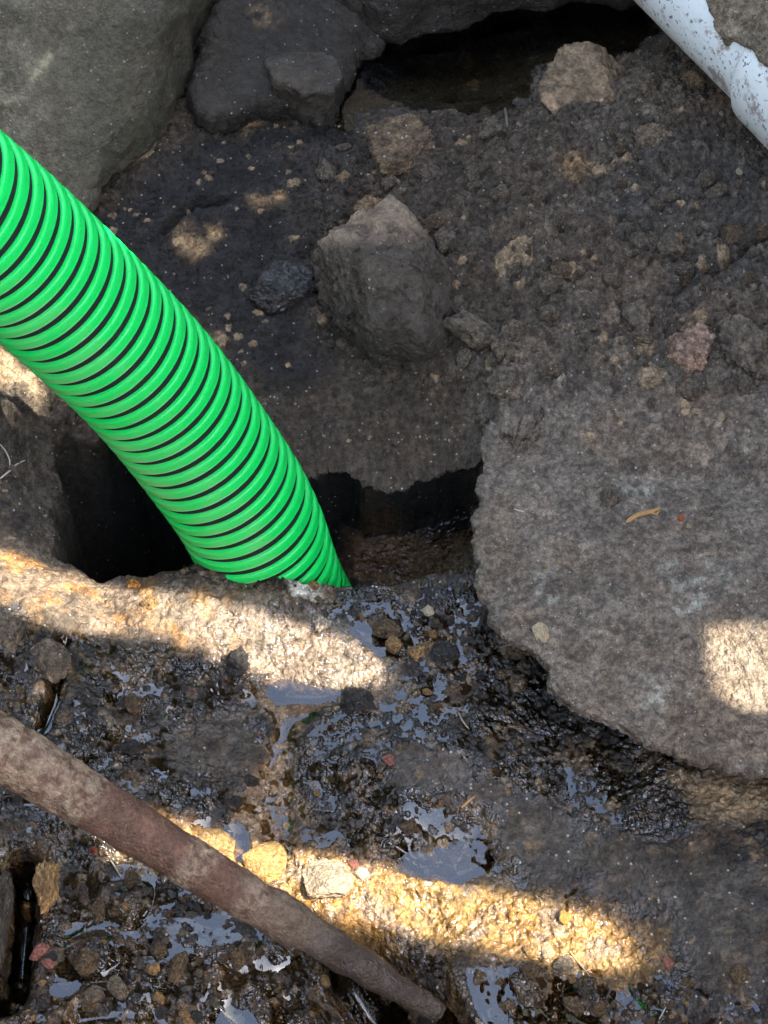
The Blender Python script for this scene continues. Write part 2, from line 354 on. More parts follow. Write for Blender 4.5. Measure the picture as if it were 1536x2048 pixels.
# cracks in the left soil ledge and clods
def crack(pts, wdt, dep, z=0.0):
    P = pxpoly(pts, z); d = np.full(TX.shape, 9.)
    for a, b in zip(P[:-1], P[1:]):
        e = (b[0]-a[0], b[1]-a[1]); L = e[0]**2+e[1]**2
        t = np.clip(((TX-a[0])*e[0]+(TY-a[1])*e[1])/L, 0, 1); d = np.minimum(d, np.hypot(TX-a[0]-t*e[0], TY-a[1]-t*e[1]))
    return dep*np.exp(-((d+.0012*WOB)/wdt)**2)
rel -= crack([(125,1285),(118,1330),(105,1400),(85,1450)], .0035, .014, .014)
rel -= crack([(42,1730),(34,1850),(24,1960),(0,2000)], .008, .04, 0)
rel -= crack([(700,1905),(760,1975),(830,2040),(900,2060)], .015, .05, -.02)
rel -= crack([(330,440),(390,400),(450,395)], .004, .01, 0)
rel -= crack([(1340,590),(1440,540),(1500,500),(1536,480)], .004, .012, .06)
rel -= crack([(1180,500),(1200,470),(1250,430)], .003, .007, .06)
TZ = TZ+rel*core*(1-.4*hole)
# undercut at the back of the hole: its top edge leans out over it
yb = 1-np.clip(np.abs(hd+.004)/.022, 0, 1)
backside = sst(TY, onz(500,1010,0)[1], onz(500,960,0)[1])*(TX > -.25)
YD = TY-.034*yb*yb*backside*core*sst(TX, -.14, -.06)
# puddles: a shallow dip each, filled to just under its rim
water_specs = [
 ('murky pond water pinned between the dark ledge and the soil bank at the top', [(600,120),(690,70),(790,72),(900,60),(1000,32),(1160,-10),(1260,10),(1330,100),(1250,118),(1112,135),(1085,180),(1030,232),(900,230),(760,245),(690,250),(640,200)], 0.0, .0, M_pool),
 ('thin blue-reflecting puddle at the head of the sandy gully', [(515,1350),(640,1343),(700,1368),(660,1398),(560,1392)], None, .0035, M_water),
 ('sky-reflecting puddle with a straight left rim in the middle of the mud', [(785,1625),(870,1598),(960,1640),(1005,1680),(1000,1722),(930,1735),(800,1722),(780,1690)], None, .005, M_water),
 ('small puddle beside the brown pebbles at the tip of the upper sunlit band', [(690,1225),(760,1245),(795,1310),(750,1310),(700,1265)], None, .0035, M_water),
 ('broad murky puddle among pebbles along the lower right edge', [(940,1925),(1010,1915),(1180,1955),(1330,1965),(1350,2090),(1010,2090),(960,2000)], None, .003, M_water),
 ('tiny puddle by the pink stone at lower left', [(95,1935),(150,1900),(165,1950),(110,2010),(85,1990)], None, .004, M_water),
 ('bright puddle at the bottom edge left of the stake tip', [(410,1990),(500,1995),(520,2090),(390,2090)], None, .004, M_water),
 ('shallow puddle touching the upper edge of the stake beside the gully', [(330,1650),(400,1625),(480,1640),(500,1705),(430,1690)], None, .003, M_water),
 ('patchy puddle below the middle of the stake', [(360,1790),(450,1815),(480,1860),(400,1880),(330,1840)], None, .003, M_water)]
wet_extra = np.zeros_like(TZ); waters = []
for lab, poly, lev, dep, mat in water_specs:
    d = psd(pxpoly(poly, 0 if lev is None or lev > -.05 else 0), TX, TY)+.003*WOB
    if dep: TZ = TZ-dep*sst(d, -.004, .008)*(.7+.6*sst(WOB, -.5, .6))
    if lev is None:
        rim = np.abs(d) < .004; lev = float(np.percentile(TZ[rim], 36))
    if dep:
        ring = sst(d, -.016, -.006)*(1-sst(d, -.003, .001)); TZ = TZ+ring*np.maximum(0, lev+.0009+.0012*n_fine-TZ)
    wet_extra = np.maximum(wet_extra, sst(d, -.02, .005)); waters.append((lab, d, lev, mat))
ix = np.arange(len(XL)); iy = np.arange(len(YL))
for k, (lab, d, lev, mat) in enumerate(waters):
    mask = (d > -.005) & (TZ < lev+.0012)
    cell = mask[:-1, :-1] | mask[1:, :-1] | mask[:-1, 1:] | mask[1:, 1:]
    ii, jj = np.nonzero(cell); nv = len(YL)
    Fq = np.stack([ii*nv+jj, (ii+1)*nv+jj, (ii+1)*nv+jj+1, ii*nv+jj+1], 1); u, inv = np.unique(Fq, return_inverse=True)
    Vq = np.stack([TX.ravel()[u], TY.ravel()[u], np.full(len(u), lev)], 1)
    if len(u) > 50: tag(make_mesh('water', Vq, inv.reshape(-1, 4), mat), lab, 'water', kind='structure')

def blur(A, r, n=2):
    for _ in range(n):
        for ax_ in (0, 1):
            P_ = np.concatenate([np.repeat(np.take(A, [0], ax_), r+1, ax_), A, np.repeat(np.take(A, [-1], ax_), r, ax_)], ax_)
            c_ = np.cumsum(P_, ax_); m_ = A.shape[ax_]
            A = (np.take(c_, np.arange(2*r+1, 2*r+1+m_), ax_)-np.take(c_, np.arange(0, m_), ax_))/(2*r+1)
    return A
film_amt = shelf*(1-.9*smoothm)*(1-.75*stripA)*(1-.75*stripB)*core*(1-.8*sst(PX, 1200, 1330)*sst(-PY, -1950, -1800))
for a_, b_, s_, v_ in ((820,1500,190,.5),(1230,1560,80,.5),(560,1380,90,.5),(900,1900,260,.4),(300,1900,280,.5),(640,1960,180,.5),(1180,1990,200,.3),(760,1250,60,.5)):
    film_amt = film_amt*(1+v_*pg(a_, b_, s_))
FZ = blur(TZ, 7)-.0007+.0010*np.clip(film_amt-1, -.6, .6)+.0006*fbm2(TX, TY, .03, 3, 88)
mask = (FZ > TZ-.0002) & (film_amt > .45) & cxn[:, None] & (np.abs(TY-.08) < .52)
cell = mask[:-1, :-1] | mask[1:, :-1] | mask[:-1, 1:] | mask[1:, 1:]
ii, jj = np.nonzero(cell); nv = len(YL)
Fq = np.stack([ii*nv+jj, (ii+1)*nv+jj, (ii+1)*nv+jj+1, ii*nv+jj+1], 1); u, inv = np.unique(Fq, return_inverse=True)
Vq = np.stack([TX.ravel()[u], YD.ravel()[u], FZ.ravel()[u]], 1)
tag(make_mesh('water', Vq, inv.reshape(-1, 4), M_water), 'thin film of water standing in the small hollows of the wet mud', 'water', kind='structure')

# ground colour (soil tones, with sun bands and hole shade painted in) and wetness
def mixc(C, c, m): return C+(np.array(c)-C)*np.clip(m, 0, 1)[..., None]
C = np.zeros(TZ.shape+(3,))+np.array([.050, .040, .030])
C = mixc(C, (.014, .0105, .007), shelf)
C = mixc(C, (.013, .0108, .0085), blackg)
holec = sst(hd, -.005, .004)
C = mixc(C, (.006, .005, .004), holec)  # hole painted near black to deepen its shade
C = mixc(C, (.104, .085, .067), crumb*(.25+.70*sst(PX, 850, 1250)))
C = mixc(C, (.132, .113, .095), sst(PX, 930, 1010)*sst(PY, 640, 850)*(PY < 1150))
C = mixc(C, (.062, .056, .050), .8*pp([(1200,420),(1300,250),(1420,240),(1536,320),(1536,560),(1340,620),(1300,500)], 50, .06))
C = mixc(C, (.052, .045, .037), smoothm*.85)
C = mixc(C, (.12, .085, .045), .7*pp([(820,1640),(980,1640),(1000,1740),(830,1730)], 30))
C = mixc(C, (.060, .038, .018), .6*shelf*sst(fbm2(TX, TY, .028, 4, 71, .6), .02, .30)*(1-smoothm))
C = mixc(C, (.12, .09, .055), .6*shelf*sst(fbm2(TX, TY, .011, 3, 75, .6), .22, .42)*(1-smoothm))
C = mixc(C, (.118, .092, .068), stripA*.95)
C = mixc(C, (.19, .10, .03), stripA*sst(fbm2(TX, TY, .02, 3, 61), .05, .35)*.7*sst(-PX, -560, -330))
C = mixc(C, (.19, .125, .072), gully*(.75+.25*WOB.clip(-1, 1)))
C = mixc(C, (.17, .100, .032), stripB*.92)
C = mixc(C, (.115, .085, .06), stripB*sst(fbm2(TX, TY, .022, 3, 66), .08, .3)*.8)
C = mixc(C, (.22, .165, .11), .9*pp([(-200,640),(60,690),(150,800),(140,835),(-200,840)], 20))  # soil painted paler where the left sun patch falls
C = mixc(C, (.26, .19, .115), .7*pp([(1350,1560),(1536,1570),(1536,1660),(1400,1640)], 30))
C = mixc(C, (.050, .032, .016), .6*peb*sst(WOB, -.3, .6))
C = mixc(C, (.075, .046, .024), .9*pp([(690,1020),(940,1060),(950,1160),(700,1150)], 30, -.06))
C = mixc(C, (.42, .41, .37), .9*pp([(570,1165),(640,1150),(640,1200),(590,1200)], 10))
for q, (a, b_, s) in enumerate([(485,240,22),(500,225,14),(370,480,22),(400,500,18),(430,470,16),(520,400,20),(560,395,12),(530,30,25),(110,1365,20),(85,1378,14),(130,1340,12),(440,685,12),(1150,330,30)]):
    C = mixc(C, (.30, .20, .11), pg(a, b_, s)*sst(WOB, -.5, .3))
# grains have their own tones
for l, i_, s in ((l1, i1, .5), (l2, i2, .7), (l3, i3, .9)):
    on = (l > l.max()*.15) & (yb*backside < .05) & (holec < .1)
    C = C*(1+on*s*(i_-.45))[..., None]
    C = np.where((on & (i_ > .93) & (shelf < .5))[..., None], C*.4+np.array([.30, .22, .14])*.6, C)
    C = np.where((on & (i_ > .90) & (shelf > .5))[..., None], C*.5+np.array([.10, .065, .032])*.5, C)
on = l4 > .0007
C = C*(1+on*(.55+.5*stripB)*(i4-.5))[..., None]
C = C*(1-.25*on*0)[..., None]
wet = np.clip(shelf*1.0*(1-.45*smoothm)+.35*blackg-.75*hole*(TX < -.02)+.9*hole*(TX > -.02)+wet_extra*.5*(1-hole), 0, 1)
wet = wet*(1-.55*stripA*sst(-PX, -500, -250))
wet = wet*(1-.35*sst(PX, 1250, 1450)*shelf)
wet = np.maximum(wet, .12)
wet[far > .5] = .1
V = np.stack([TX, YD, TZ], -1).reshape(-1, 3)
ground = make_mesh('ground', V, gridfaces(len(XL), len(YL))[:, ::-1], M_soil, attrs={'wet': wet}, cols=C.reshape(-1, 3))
tag(ground, 'wet dark mud and crumbly soil of the dug pit', 'ground', kind='structure')

# ------------------------------------------------------------------ polar rocks (outline followed, real thickness)
def smooth_loop(P, n, jag=0.0, seed=0, jscale=.03):
    P = np.array(P); m = len(P); seg = np.linalg.norm(np.roll(P, -1, 0)-P, axis=1); s = np.concatenate([[0], np.cumsum(seg)])
    u = np.linspace(0, s[-1], n, endpoint=False); out = np.zeros((n, 2))
    for k in range(2): out[:, k] = np.interp(u, s, np.append(P[:, k], P[0, k]))
    ker = np.hanning(max(3, int(n*.004)*2+1)); ker /= ker.sum(); h = len(ker)//2
    for k in range(2): out[:, k] = np.convolve(np.concatenate([out[-h:, k], out[:, k], out[:h, k]]), ker, 'valid')
    if jag:
        c = out.mean(0); d = out-c; r = np.linalg.norm(d, axis=1, keepdims=True)
        out = out+d/r*(jag*fbm2(out[:, 0], out[:, 1], jscale, 4, seed, .5)*2)[:, None]
    return out
def polar_rock(name, mat, pts, z0, ztop, k=4, centre=None, under=(.02, .06), ntheta=700, step=.0014, jag=.003, seed=0,
               nz=(.05, .004), fine=(.006, .0009), lump=.3, colf=None, wetf=None, zdrop=0, vn=None, jscale=.03):
    P = smooth_loop(pxpoly(pts, z0), ntheta, jag, seed, jscale)
    c = np.array(onz(*centre, z0)[:2]) if centre else P.mean(0)
    Rm = np.linalg.norm(P-c, axis=1).mean(); H = float(np.max(ztop(P[:, 0]*0+c[0], P[:, 1]*0+c[1]))-z0+.001)
    a = np.linspace(0, np.pi/2, 2000); t = np.sin(a)**(2/k); h = np.cos(a)**(2/k); t[0] = 0; h[-1] = 0
    al = np.concatenate([[0], np.cumsum(np.hypot(np.diff(t)*Rm, np.diff(h)*H))]); nr = max(24, int(al[-1]/step))
    tt = np.interp(np.linspace(0, al[-1], nr), al, t); hh = np.interp(np.linspace(0, al[-1], nr), al, h)
    nu = max(8, int(np.hypot(*under)/step/1.5)); s = np.linspace(0, 1, nu+1)[1:]
    T = np.concatenate([tt, 1-under[1]/Rm*s**.7]); Hf = np.concatenate([hh, -s])
    X = c[0]+T[:, None]*(P[:, 0]-c[0]); Y = c[1]+T[:, None]*(P[:, 1]-c[1])
    zt = ztop(X, Y)
    Z = np.where(Hf[:, None] >= 0, z0-zdrop+(zt-z0+zdrop)*Hf[:, None], z0-zdrop+under[0]*Hf[:, None])
    gu = np.gradient(np.stack([X, Y, Z], -1), axis=0); gv = np.stack([X, Y, Z], -1); gv = np.roll(gv, -1, 1)-np.roll(gv, 1, 1)
    nn = np.cross(gu, gv); ln = np.linalg.norm(nn, axis=-1, keepdims=True); nn = nn/np.maximum(ln, 1e-12); nn[0] = (0, 0, 1)
    if nn[nr//2, 0, 2] < 0: nn = -nn; nn[0] = (0, 0, 1)
    V = np.stack([X, Y, Z], -1).reshape(-1, 3)
    d = nz[1]*fbm3(V, nz[0], 4, seed+1)*1.6+fine[1]*fbm3(V, fine[0], 3, seed+2)*1.6
    if vn is not None: d = d+vn(V)
    lm, li = lumps(V[:, 0], V[:, 1], .0075, seed+11, .45); lm2, li2 = lumps(V[:, 0], V[:, 1], .0034, seed+12, .8)
    d = d+lump*(lm+lm2)*np.clip(nn.reshape(-1, 3)[:, 2], 0, 1)
    d = d.reshape(X.shape); d[0] = d[1].mean(); d = d.reshape(-1)
    V = V+nn.reshape(-1, 3)*d[:, None]
    PXv, PYv = proj(V[:, 0], V[:, 1], V[:, 2])
    cl = colf(V, PXv, PYv); cl = cl*(1+.5*(lm > .0006)*(li-.45)*min(1, lump*3))[:, None]
    F = gridfaces(len(T), ntheta, True)
    we = wetf(V, PXv, PYv) if wetf else np.full(len(V), .1)
    return make_mesh(name, V, F, mat, attrs={'wet': we}, cols=cl)
def flatc(c): return lambda V, px, py: np.zeros((len(V), 3))+np.array(c)
def cmix(C, c, m): return C+(np.array(c)-C)*np.clip(m, 0, 1)[:, None]

# right slab ------------------------------------------------------
def slab_top(X, Y):
    y0 = onz(1300, 1150, .05)[1]
    return .052+.02*(Y-y0)-.12*np.maximum(Y-y0-.02, 0)+.02*(X-.15)
sl_pts = [(965,850),(962,910),(958,1000),(945,1060),(946,1150),(962,1205),(985,1262),(1030,1300),(1060,1312),(1085,1345),(1086,1392),(1130,1415),(1160,1440),(1200,1450),(1245,1470),(1275,1500),(1340,1512),(1400,1535),(1470,1545),(1560,1556),(1750,1560),(1800,1300),(1800,1000),(1780,830),(1500,815),(1200,815),(1050,820)]
sl_world = pxpoly(sl_pts, .035)
def slab_col(V, px, py):
    C = np.zeros((len(V), 3))+np.array([.132, .113, .095])
    nb = fbm2(V[:, 0], V[:, 1], .06, 4, 81); C = C*(1+.35*nb)[:, None]
    C = cmix(C, (.17, .15, .128), .7*sst(px, 1250, 1536)*sst(-py, -1250, -800))
    n = fbm2(V[:, 0], V[:, 1], .012, 4, 82)
    for a, b, sx, sy in ((1285,965,45,30),(1385,1145,55,40),(1390,1210,40,30),(1088,1165,18,45),(1310,1385,30,30),(1105,1205,15,20)):
        C = cmix(C, (.30, .31, .28), .8*np.exp(-((px-a)/sx)**2-((py-b)/sy)**2)*sst(n, -.15, .3))
    C = cmix(C, (.19, .15, .11), .5*np.exp(-((px-1500)/110)**4-((py-1350)/110)**4))  # paler patch painted where the right sun patch falls
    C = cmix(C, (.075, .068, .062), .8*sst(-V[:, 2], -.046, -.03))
    return C
def slab_disp(V):
    d = psd(sl_world, V[:, 0], V[:, 1])
    d = d+.006*fbm2(V[:, 0], V[:, 1], .05, 3, 91)
    low = sst(-V[:, 1], .13, .2)*sst(V[:, 0], .06, .12)
    r = np.sin(d*520)*.0011*low*sst(-d, -.06, -.01)
    dent = -.004*np.exp(-((V[:, 0]-onz(1240,1330,.05)[0])**2+(V[:, 1]-onz(1240,1330,.05)[1])**2)/.035**2)
    l, _ = lumps(V[:, 0], V[:, 1], .016, 95, .35)
    return r+dent+.0012*fbm2(V[:, 0], V[:, 1], .004, 3, 92, .7)+.28*l*sst(V[:, 1], -.12, .05)
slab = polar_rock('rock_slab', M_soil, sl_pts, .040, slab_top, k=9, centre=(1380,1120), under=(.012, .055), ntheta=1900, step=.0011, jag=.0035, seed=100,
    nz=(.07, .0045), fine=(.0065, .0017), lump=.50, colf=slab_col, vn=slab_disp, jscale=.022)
tag(slab, 'broad soil-crusted grey slab with a ragged overhanging edge at the right', 'rock')

# upper-left boulder ------------------------------------------------
def ul_top(X, Y):
    c = onz(120, 100, .0); x = X-c[0]; y = Y-c[1]
    return .03+np.minimum(np.minimum(.12+.15*y-.25*x, .10+.75*y+.02*x), .16-.2*x)
def ul_col(V, px, py):
    C = np.zeros((len(V), 3))+np.array([.074, .068, .051])
    nb = fbm2(V[:, 0], V[:, 2]+V[:, 1], .09, 4, 83); C = C*(1+.4*nb)[:, None]
    n = fbm2(V[:, 0]*1.0, V[:, 1]*.5+V[:, 2], .02, 4, 84)
    C = cmix(C, (.17, .16, .12), .75*sst(-px, -190, 10)*sst(n, -.4, .3))  # left side painted paler, as the light falls on it
    d = np.abs((px-100)*.83+(py-110)*.55-0)  # pale vein
    C = cmix(C, (.30, .28, .20), .8*np.exp(-(d/9)**2)*np.exp(-((py-110)/55.)**4)*sst(n, -.4, .2))
    return C
ul = polar_rock('boulder', M_rock, [(500,-60),(462,5),(425,55),(392,105),(388,160),(352,235),(300,290),(235,332),(200,368),(185,410),(150,470),(60,520),(-150,520),(-320,420),(-380,100),(-300,-200),(0,-330),(400,-300)],
    .0, ul_top, k=5, centre=(80,60), under=(.03, .02), ntheta=1300, step=.0015, jag=.003, seed=120, nz=(.09, .008), fine=(.012, .0012), lump=.05, colf=ul_col)
tag(ul, 'big smooth olive-grey boulder behind the hose at the upper left', 'rock')
# fractured rock behind
def br_top(X, Y):
    c = onz(540, 100, .0); x = X-c[0]; y = Y-c[1]
    return np.minimum(np.minimum(.034+.25*y, .030-.25*x+.05*y), .05+.35*x)
def dark_rock(c=(.034, .029, .023), s=85):
    def f(V, px, py):
        C = np.zeros((len(V), 3))+np.array(c); nb = fbm3(V, .05, 4, s); C = C*(1+.5*nb)[:, None]
        C = cmix(C, (.25, .17, .10), .8*np.exp(-((px-530)/28)**2-((py-30)/22)**2)*sst(fbm3(V, .01, 3, 8), -.1, .3)); return C
    return f
br = polar_rock('fractured_rock', M_rock, [(398,120),(440,60),(482,8),(560,-25),(640,-10),(715,45),(770,80),(760,110),(700,140),(690,205),(640,255),(585,222),(520,225),(470,250),(420,262),(392,240),(386,170)],
    .0, br_top, k=6, centre=(520,120), under=(.03, .012), ntheta=900, step=.0013, jag=.004, seed=140, nz=(.05, .005), fine=(.010, .0015), lump=.10, vn=lambda V: .006*fbm2(V[:, 0]+V[:, 1]*.5, V[:, 1], .04, 4, 148, .5, True), colf=dark_rock(), wetf=lambda V, px, py: np.full(len(V), .2))
tag(br, 'dark cracked rock wedged between the big boulder and the pond', 'rock')
bk = polar_rock('rock_block', M_rock, [(528,130),(560,112),(620,108),(668,125),(690,165),(668,205),(600,212),(575,190),(545,180)],
    .022, lambda X, Y: .034-.15*(Y-.35)+0*X, k=12, under=(.03, .004), ntheta=420, step=.0013, jag=.002, seed=150, nz=(.03, .004), fine=(.008, .001), lump=.10, colf=dark_rock((.055, .047, .037)), wetf=lambda V, px, py: np.full(len(V), .2))
tag(bk, 'flat-faced dark block sitting on the cracked rock beside the pond', 'rock')
# ledge behind the pond
def ld_top(X, Y):
    c = onz(900, 0, .0); return .10+.9*np.clip(Y-c[1], -.1, .25)+.03*np.sin(X*30)
ld = polar_rock('rock_ledge', M_rock, [(540,-60),(600,0),(690,28),(745,62),(800,76),(850,70),(905,62),(950,45),(1010,28),(1080,12),(1160,-5),(1260,12),(1300,0),(1500,-150),(1400,-420),(400,-420)],
    .01, ld_top, k=5, centre=(900,-180), under=(.03, .02), ntheta=1100, step=.0018, jag=.004, seed=160, nz=(.06, .01), fine=(.010, .0012), lump=.15, colf=dark_rock((.036, .030, .024)), wetf=lambda V, px, py: np.full(len(V), .35))
tag(ld, 'dark rock ledge overhanging the far side of the pond at the top', 'rock')
# centre rock
def cr_top(X, Y):
    c = onz(775, 515, .03); x = X-c[0]; y = Y-c[1]
    a = np.minimum(.090-.38*y+.10*x, .088+1.15*y-.15*x)
    b = np.minimum(.068+1.3*(x+.018)+.25*y, .090-.75*(x-.006)+.2*y)
    return .030+np.maximum(np.minimum(a, b), .010+.12*(y+.08))
def cr_col(V, px, py):
    C = np.zeros((len(V), 3))+np.array([.072, .060, .048]); C = C*(1+.4*fbm3(V, .04, 4, 86))[:, None]
    n = fbm2(V[:, 0], V[:, 1], .025, 4, 87)
    up = np.clip(sst(-(py-478+.10*(px-760))/60, -.5, .5), 0, 1)  # top painted paler and lower face darker, as the skylight falls
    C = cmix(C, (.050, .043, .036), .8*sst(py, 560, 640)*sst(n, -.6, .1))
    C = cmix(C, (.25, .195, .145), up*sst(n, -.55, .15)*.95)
    return C
def hull_rock(name, mat, pts, sub, colf, nz, fine, seed, round_=60):
    W = np.array([onz(px, py, z) for px, py, z in pts]); bm = bmesh.new()
    for v in W: bm.verts.new(v.tolist())
    bmesh.ops.convex_hull(bm, input=bm.verts[:]); bm.normal_update(); c = W.mean(0)
    pl = [(np.array(f.normal), float(np.dot(np.array(f.normal), np.array(f.verts[0].co)-c))) for f in bm.faces]; bm.free()
    pl = [(n_ if d_ > 0 else -n_, abs(d_)) for n_, d_ in pl if abs(d_) > 1e-5]
    bm = bmesh.new(); bmesh.ops.create_icosphere(bm, subdivisions=sub, radius=1); P = np.array([v.co for v in bm.verts]); F = np.array([[v.index for v in f.verts] for f in bm.faces]); bm.free()
    P /= np.linalg.norm(P, axis=1, keepdims=True)
    Nn_ = np.array([p[0] for p in pl]); Dn = np.array([p[1] for p in pl]); q = np.clip(P@Nn_.T, 0, None)/Dn; m_ = q.max(1, keepdims=True)
    r = 1/(m_[:, 0]*(np.sum((q/m_)**round_, 1)**(1/round_))); V = c+P*r[:, None]
    d = nz[1]*fbm3(V, nz[0], 4, seed)*1.6+fine[1]*fbm3(V, fine[0], 3, seed+1, .6)*1.6
    ch = fbm3(V, .016, 3, seed+2); d = d-.0035*sst(ch, .08, .16)          # chips
    V = V+P*d[:, None]; px, py = proj(V[:, 0], V[:, 1], V[:, 2])
    return make_mesh(name, V, F, mat, attrs={'wet': np.full(len(V), .08)}, cols=colf(V, px, py))
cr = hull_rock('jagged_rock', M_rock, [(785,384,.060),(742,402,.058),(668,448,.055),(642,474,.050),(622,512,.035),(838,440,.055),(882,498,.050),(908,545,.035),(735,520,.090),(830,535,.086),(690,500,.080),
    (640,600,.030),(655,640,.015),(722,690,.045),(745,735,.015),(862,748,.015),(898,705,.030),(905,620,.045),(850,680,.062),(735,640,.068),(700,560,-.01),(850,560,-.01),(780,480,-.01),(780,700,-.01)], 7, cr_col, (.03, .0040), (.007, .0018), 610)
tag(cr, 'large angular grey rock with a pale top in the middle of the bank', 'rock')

# ------------------------------------------------------------------ green hose
hp = [(640,1310,1.63),(560,1186,1.540),(507,1053,1.486),(438,940,1.445),(288,748,1.376),(64,532,1.290),(-110,385,1.228),(-300,235,1.168),(-520,40,1.09),(-900,-230,1.0),(-1500,-620,.92)]
CPTS = np.array([atD(*p) for p in hp])
def catmull(P, m=60):
    P = np.vstack([2*P[0]-P[1], P, 2*P[-1]-P[-2]]); out = []
    for i in range(1, len(P)-2):
        for t in np.linspace(0, 1, m, endpoint=False):
            out.append(.5*((2*P[i])+(-P[i-1]+P[i+1])*t+(2*P[i-1]-5*P[i]+4*P[i+1]-P[i+2])*t*t+(-P[i-1]+3*P[i]-3*P[i+1]+P[i+2])*t**3))
    out.append(P[-2]); return np.array(out)
def frames(C):
    s = np.concatenate([[0], np.cumsum(np.linalg.norm(np.diff(C, axis=0), axis=1))]); T = np.gradient(C, axis=0); T /= np.linalg.norm(T, axis=1, keepdims=True)
    Nn = np.zeros_like(T); a = np.cross(T[0], [0, 0, 1.]); Nn[0] = a/np.linalg.norm(a)
    for i in range(1, len(C)):
        v = Nn[i-1]-T[i]*(Nn[i-1]@T[i]); Nn[i] = v/np.linalg.norm(v)
    return s, T, Nn, np.cross(T, Nn)
HC = catmull(CPTS); hs, hT, hN, hB = frames(HC)
def onpath(s, C, ss, Nn, B):
    f = lambda A: np.stack([np.interp(s, ss, A[:, k]) for k in range(3)], -1)
    return f(C), f(Nn), f(B)
HR = .0446; PITCH = .0129; NR = 14; NT = 144
prof_u = np.array([0, .005, .015, .04, .08, .12, .22, .34, .43, .49, .53, .56, .58, .585])
prof_r = np.array([-2.5, -1.2, -.1, .22, .15, .02, .18, .28, .15, -.10, -.55, -1.2, -2.0, -2.5])*.001
turns = int(hs[-1]/PITCH)-2
# the green rib: one continuous helical strip
S = []; 
k_ = np.arange(turns*NT); th = (k_ % NT)/NT*2*np.pi; s0 = k_/NT*PITCH
Vh = np.zeros((len(k_), NR, 3)); cp, nn_, bb_ = None, None, None
for r in range(NR):
    s = s0+prof_u[r]*PITCH; c, a, b = onpath(s, HC, hs, hN, hB)
    rad = HR+prof_r[r]
    Vh[:, r] = c+rad*(np.cos(th)[:, None]*a+np.sin(th)[:, None]*b)
hose = empty('drain_hose', (CPTS[1][0], CPTS[1][1], CPTS[1][2]))
tag(hose, 'thick bright green ribbed hose running down into the wet hole', 'hose')
m, t, b = newmat('green_hose_plastic'); L = t.links.new
tc = N(t, 'ShaderNodeTexCoord'); n1 = N(t, 'ShaderNodeTexNoise', Scale=30., Detail=5.); L(tc.outputs['Object'], n1.inputs['Vector'])
n2 = N(t, 'ShaderNodeTexNoise', Scale=600., Detail=3.); L(tc.outputs['Object'], n2.inputs['Vector'])
mr = N(t, 'ShaderNodeMapRange'); L(n2.outputs[0], mr.inputs[0]); mr.inputs[1].default_value = .66; mr.inputs[2].default_value = .72; mr.inputs[4].default_value = .6
mx = N(t, 'ShaderNodeMix', data_type='RGBA'); mx.inputs[6].default_value = (.003, .66, .095, 1); mx.inputs[7].default_value = (.004, .62, .09, 1); L(n1.outputs[0], mx.inputs[0])
mx2 = N(t, 'ShaderNodeMix', data_type='RGBA'); L(mr.outputs[0], mx2.inputs[0]); L(mx.outputs[2], mx2.inputs[6]); mx2.inputs[7].default_value = (.03, .2, .04, 1)
at = N(t, 'ShaderNodeAttribute', attribute_name='rib_pale')
mx3 = N(t, 'ShaderNodeMix', data_type='RGBA'); L(at.outputs['Fac'], mx3.inputs[0]); L(mx2.outputs[2], mx3.inputs[6]); mx3.inputs[7].default_value = (.22, .50, .18, 1)
L(mx3.outputs[2], b.inputs['Base Color']); b.inputs['Roughness'].default_value = .34; b.inputs['Specular IOR Level'].default_value = .45
M_green = m
m, t, b = newmat('black_hose_wall'); b.inputs['Base Color'].default_value = (.004, .005, .0045, 1); b.inputs['Roughness'].default_value = .8; M_black = m
VV = Vh.reshape(-1, 3)
und = fbm3(VV, .03, 4, 300)
rib_edge = np.zeros((len(k_), NR)); rib_edge[:, 2:5] = 1
nrm = np.cos(th)[:, None]*onpath(s0, HC, hs, hN, hB)[1]+np.sin(th)[:, None]*onpath(s0, HC, hs, hN, hB)[2]
side = sst(-nrm[:, 0]*.6-nrm[:, 1]*.8, .0, .6)
rib_pale = (rib_edge*.75*side[:, None]).ravel()*sst(und, -.5, .2)+.30*sst(side, .5, 1).repeat(NR)*sst(und, -.3, .5)  # pale line along the rib edges, paler on the lower-left side
make_rib = adopt(make_mesh('spiral_rib', VV, gridfaces(len(k_), NR), M_green, attrs={'rib_pale': rib_pale}), hose)
sw = np.linspace(0, hs[-1]-.01, 300); c, a, b_ = onpath(sw, HC, hs, hN, hB); tw = np.arange(96)/96*2*np.pi
Vw = c[:, None]+(HR-.0023)*(np.cos(tw)[None, :, None]*a[:, None]+np.sin(tw)[None, :, None]*b_[:, None])
adopt(make_mesh('inner_wall', Vw.reshape(-1, 3), gridfaces(300, 96, True), M_black), hose)

# ------------------------------------------------------------------ white pipe
m, t, b = newmat('white_speckled_pipe'); L = t.links.new; tc = N(t, 'ShaderNodeTexCoord'); O = tc.outputs['Object']
nz_ = N(t, 'ShaderNodeTexNoise', Scale=250., Detail=3., Roughness=.6); L(O, nz_.inputs['Vector'])
mr = N(t, 'ShaderNodeMapRange'); L(nz_.outputs[0], mr.inputs[0]); mr.inputs[1].default_value = .60; mr.inputs[2].default_value = .64
n2 = N(t, 'ShaderNodeTexNoise', Scale=60., Detail=6., Roughness=.7); L(O, n2.inputs['Vector'])
mr2 = N(t, 'ShaderNodeMapRange'); L(n2.outputs[0], mr2.inputs[0]); mr2.inputs[1].default_value = .54; mr2.inputs[2].default_value = .62
mx = N(t, 'ShaderNodeMix', data_type='RGBA'); L(mr.outputs[0], mx.inputs[0]); mx.inputs[6].default_value = (.84, .85, .76, 1); mx.inputs[7].default_value = (.22, .21, .20, 1)
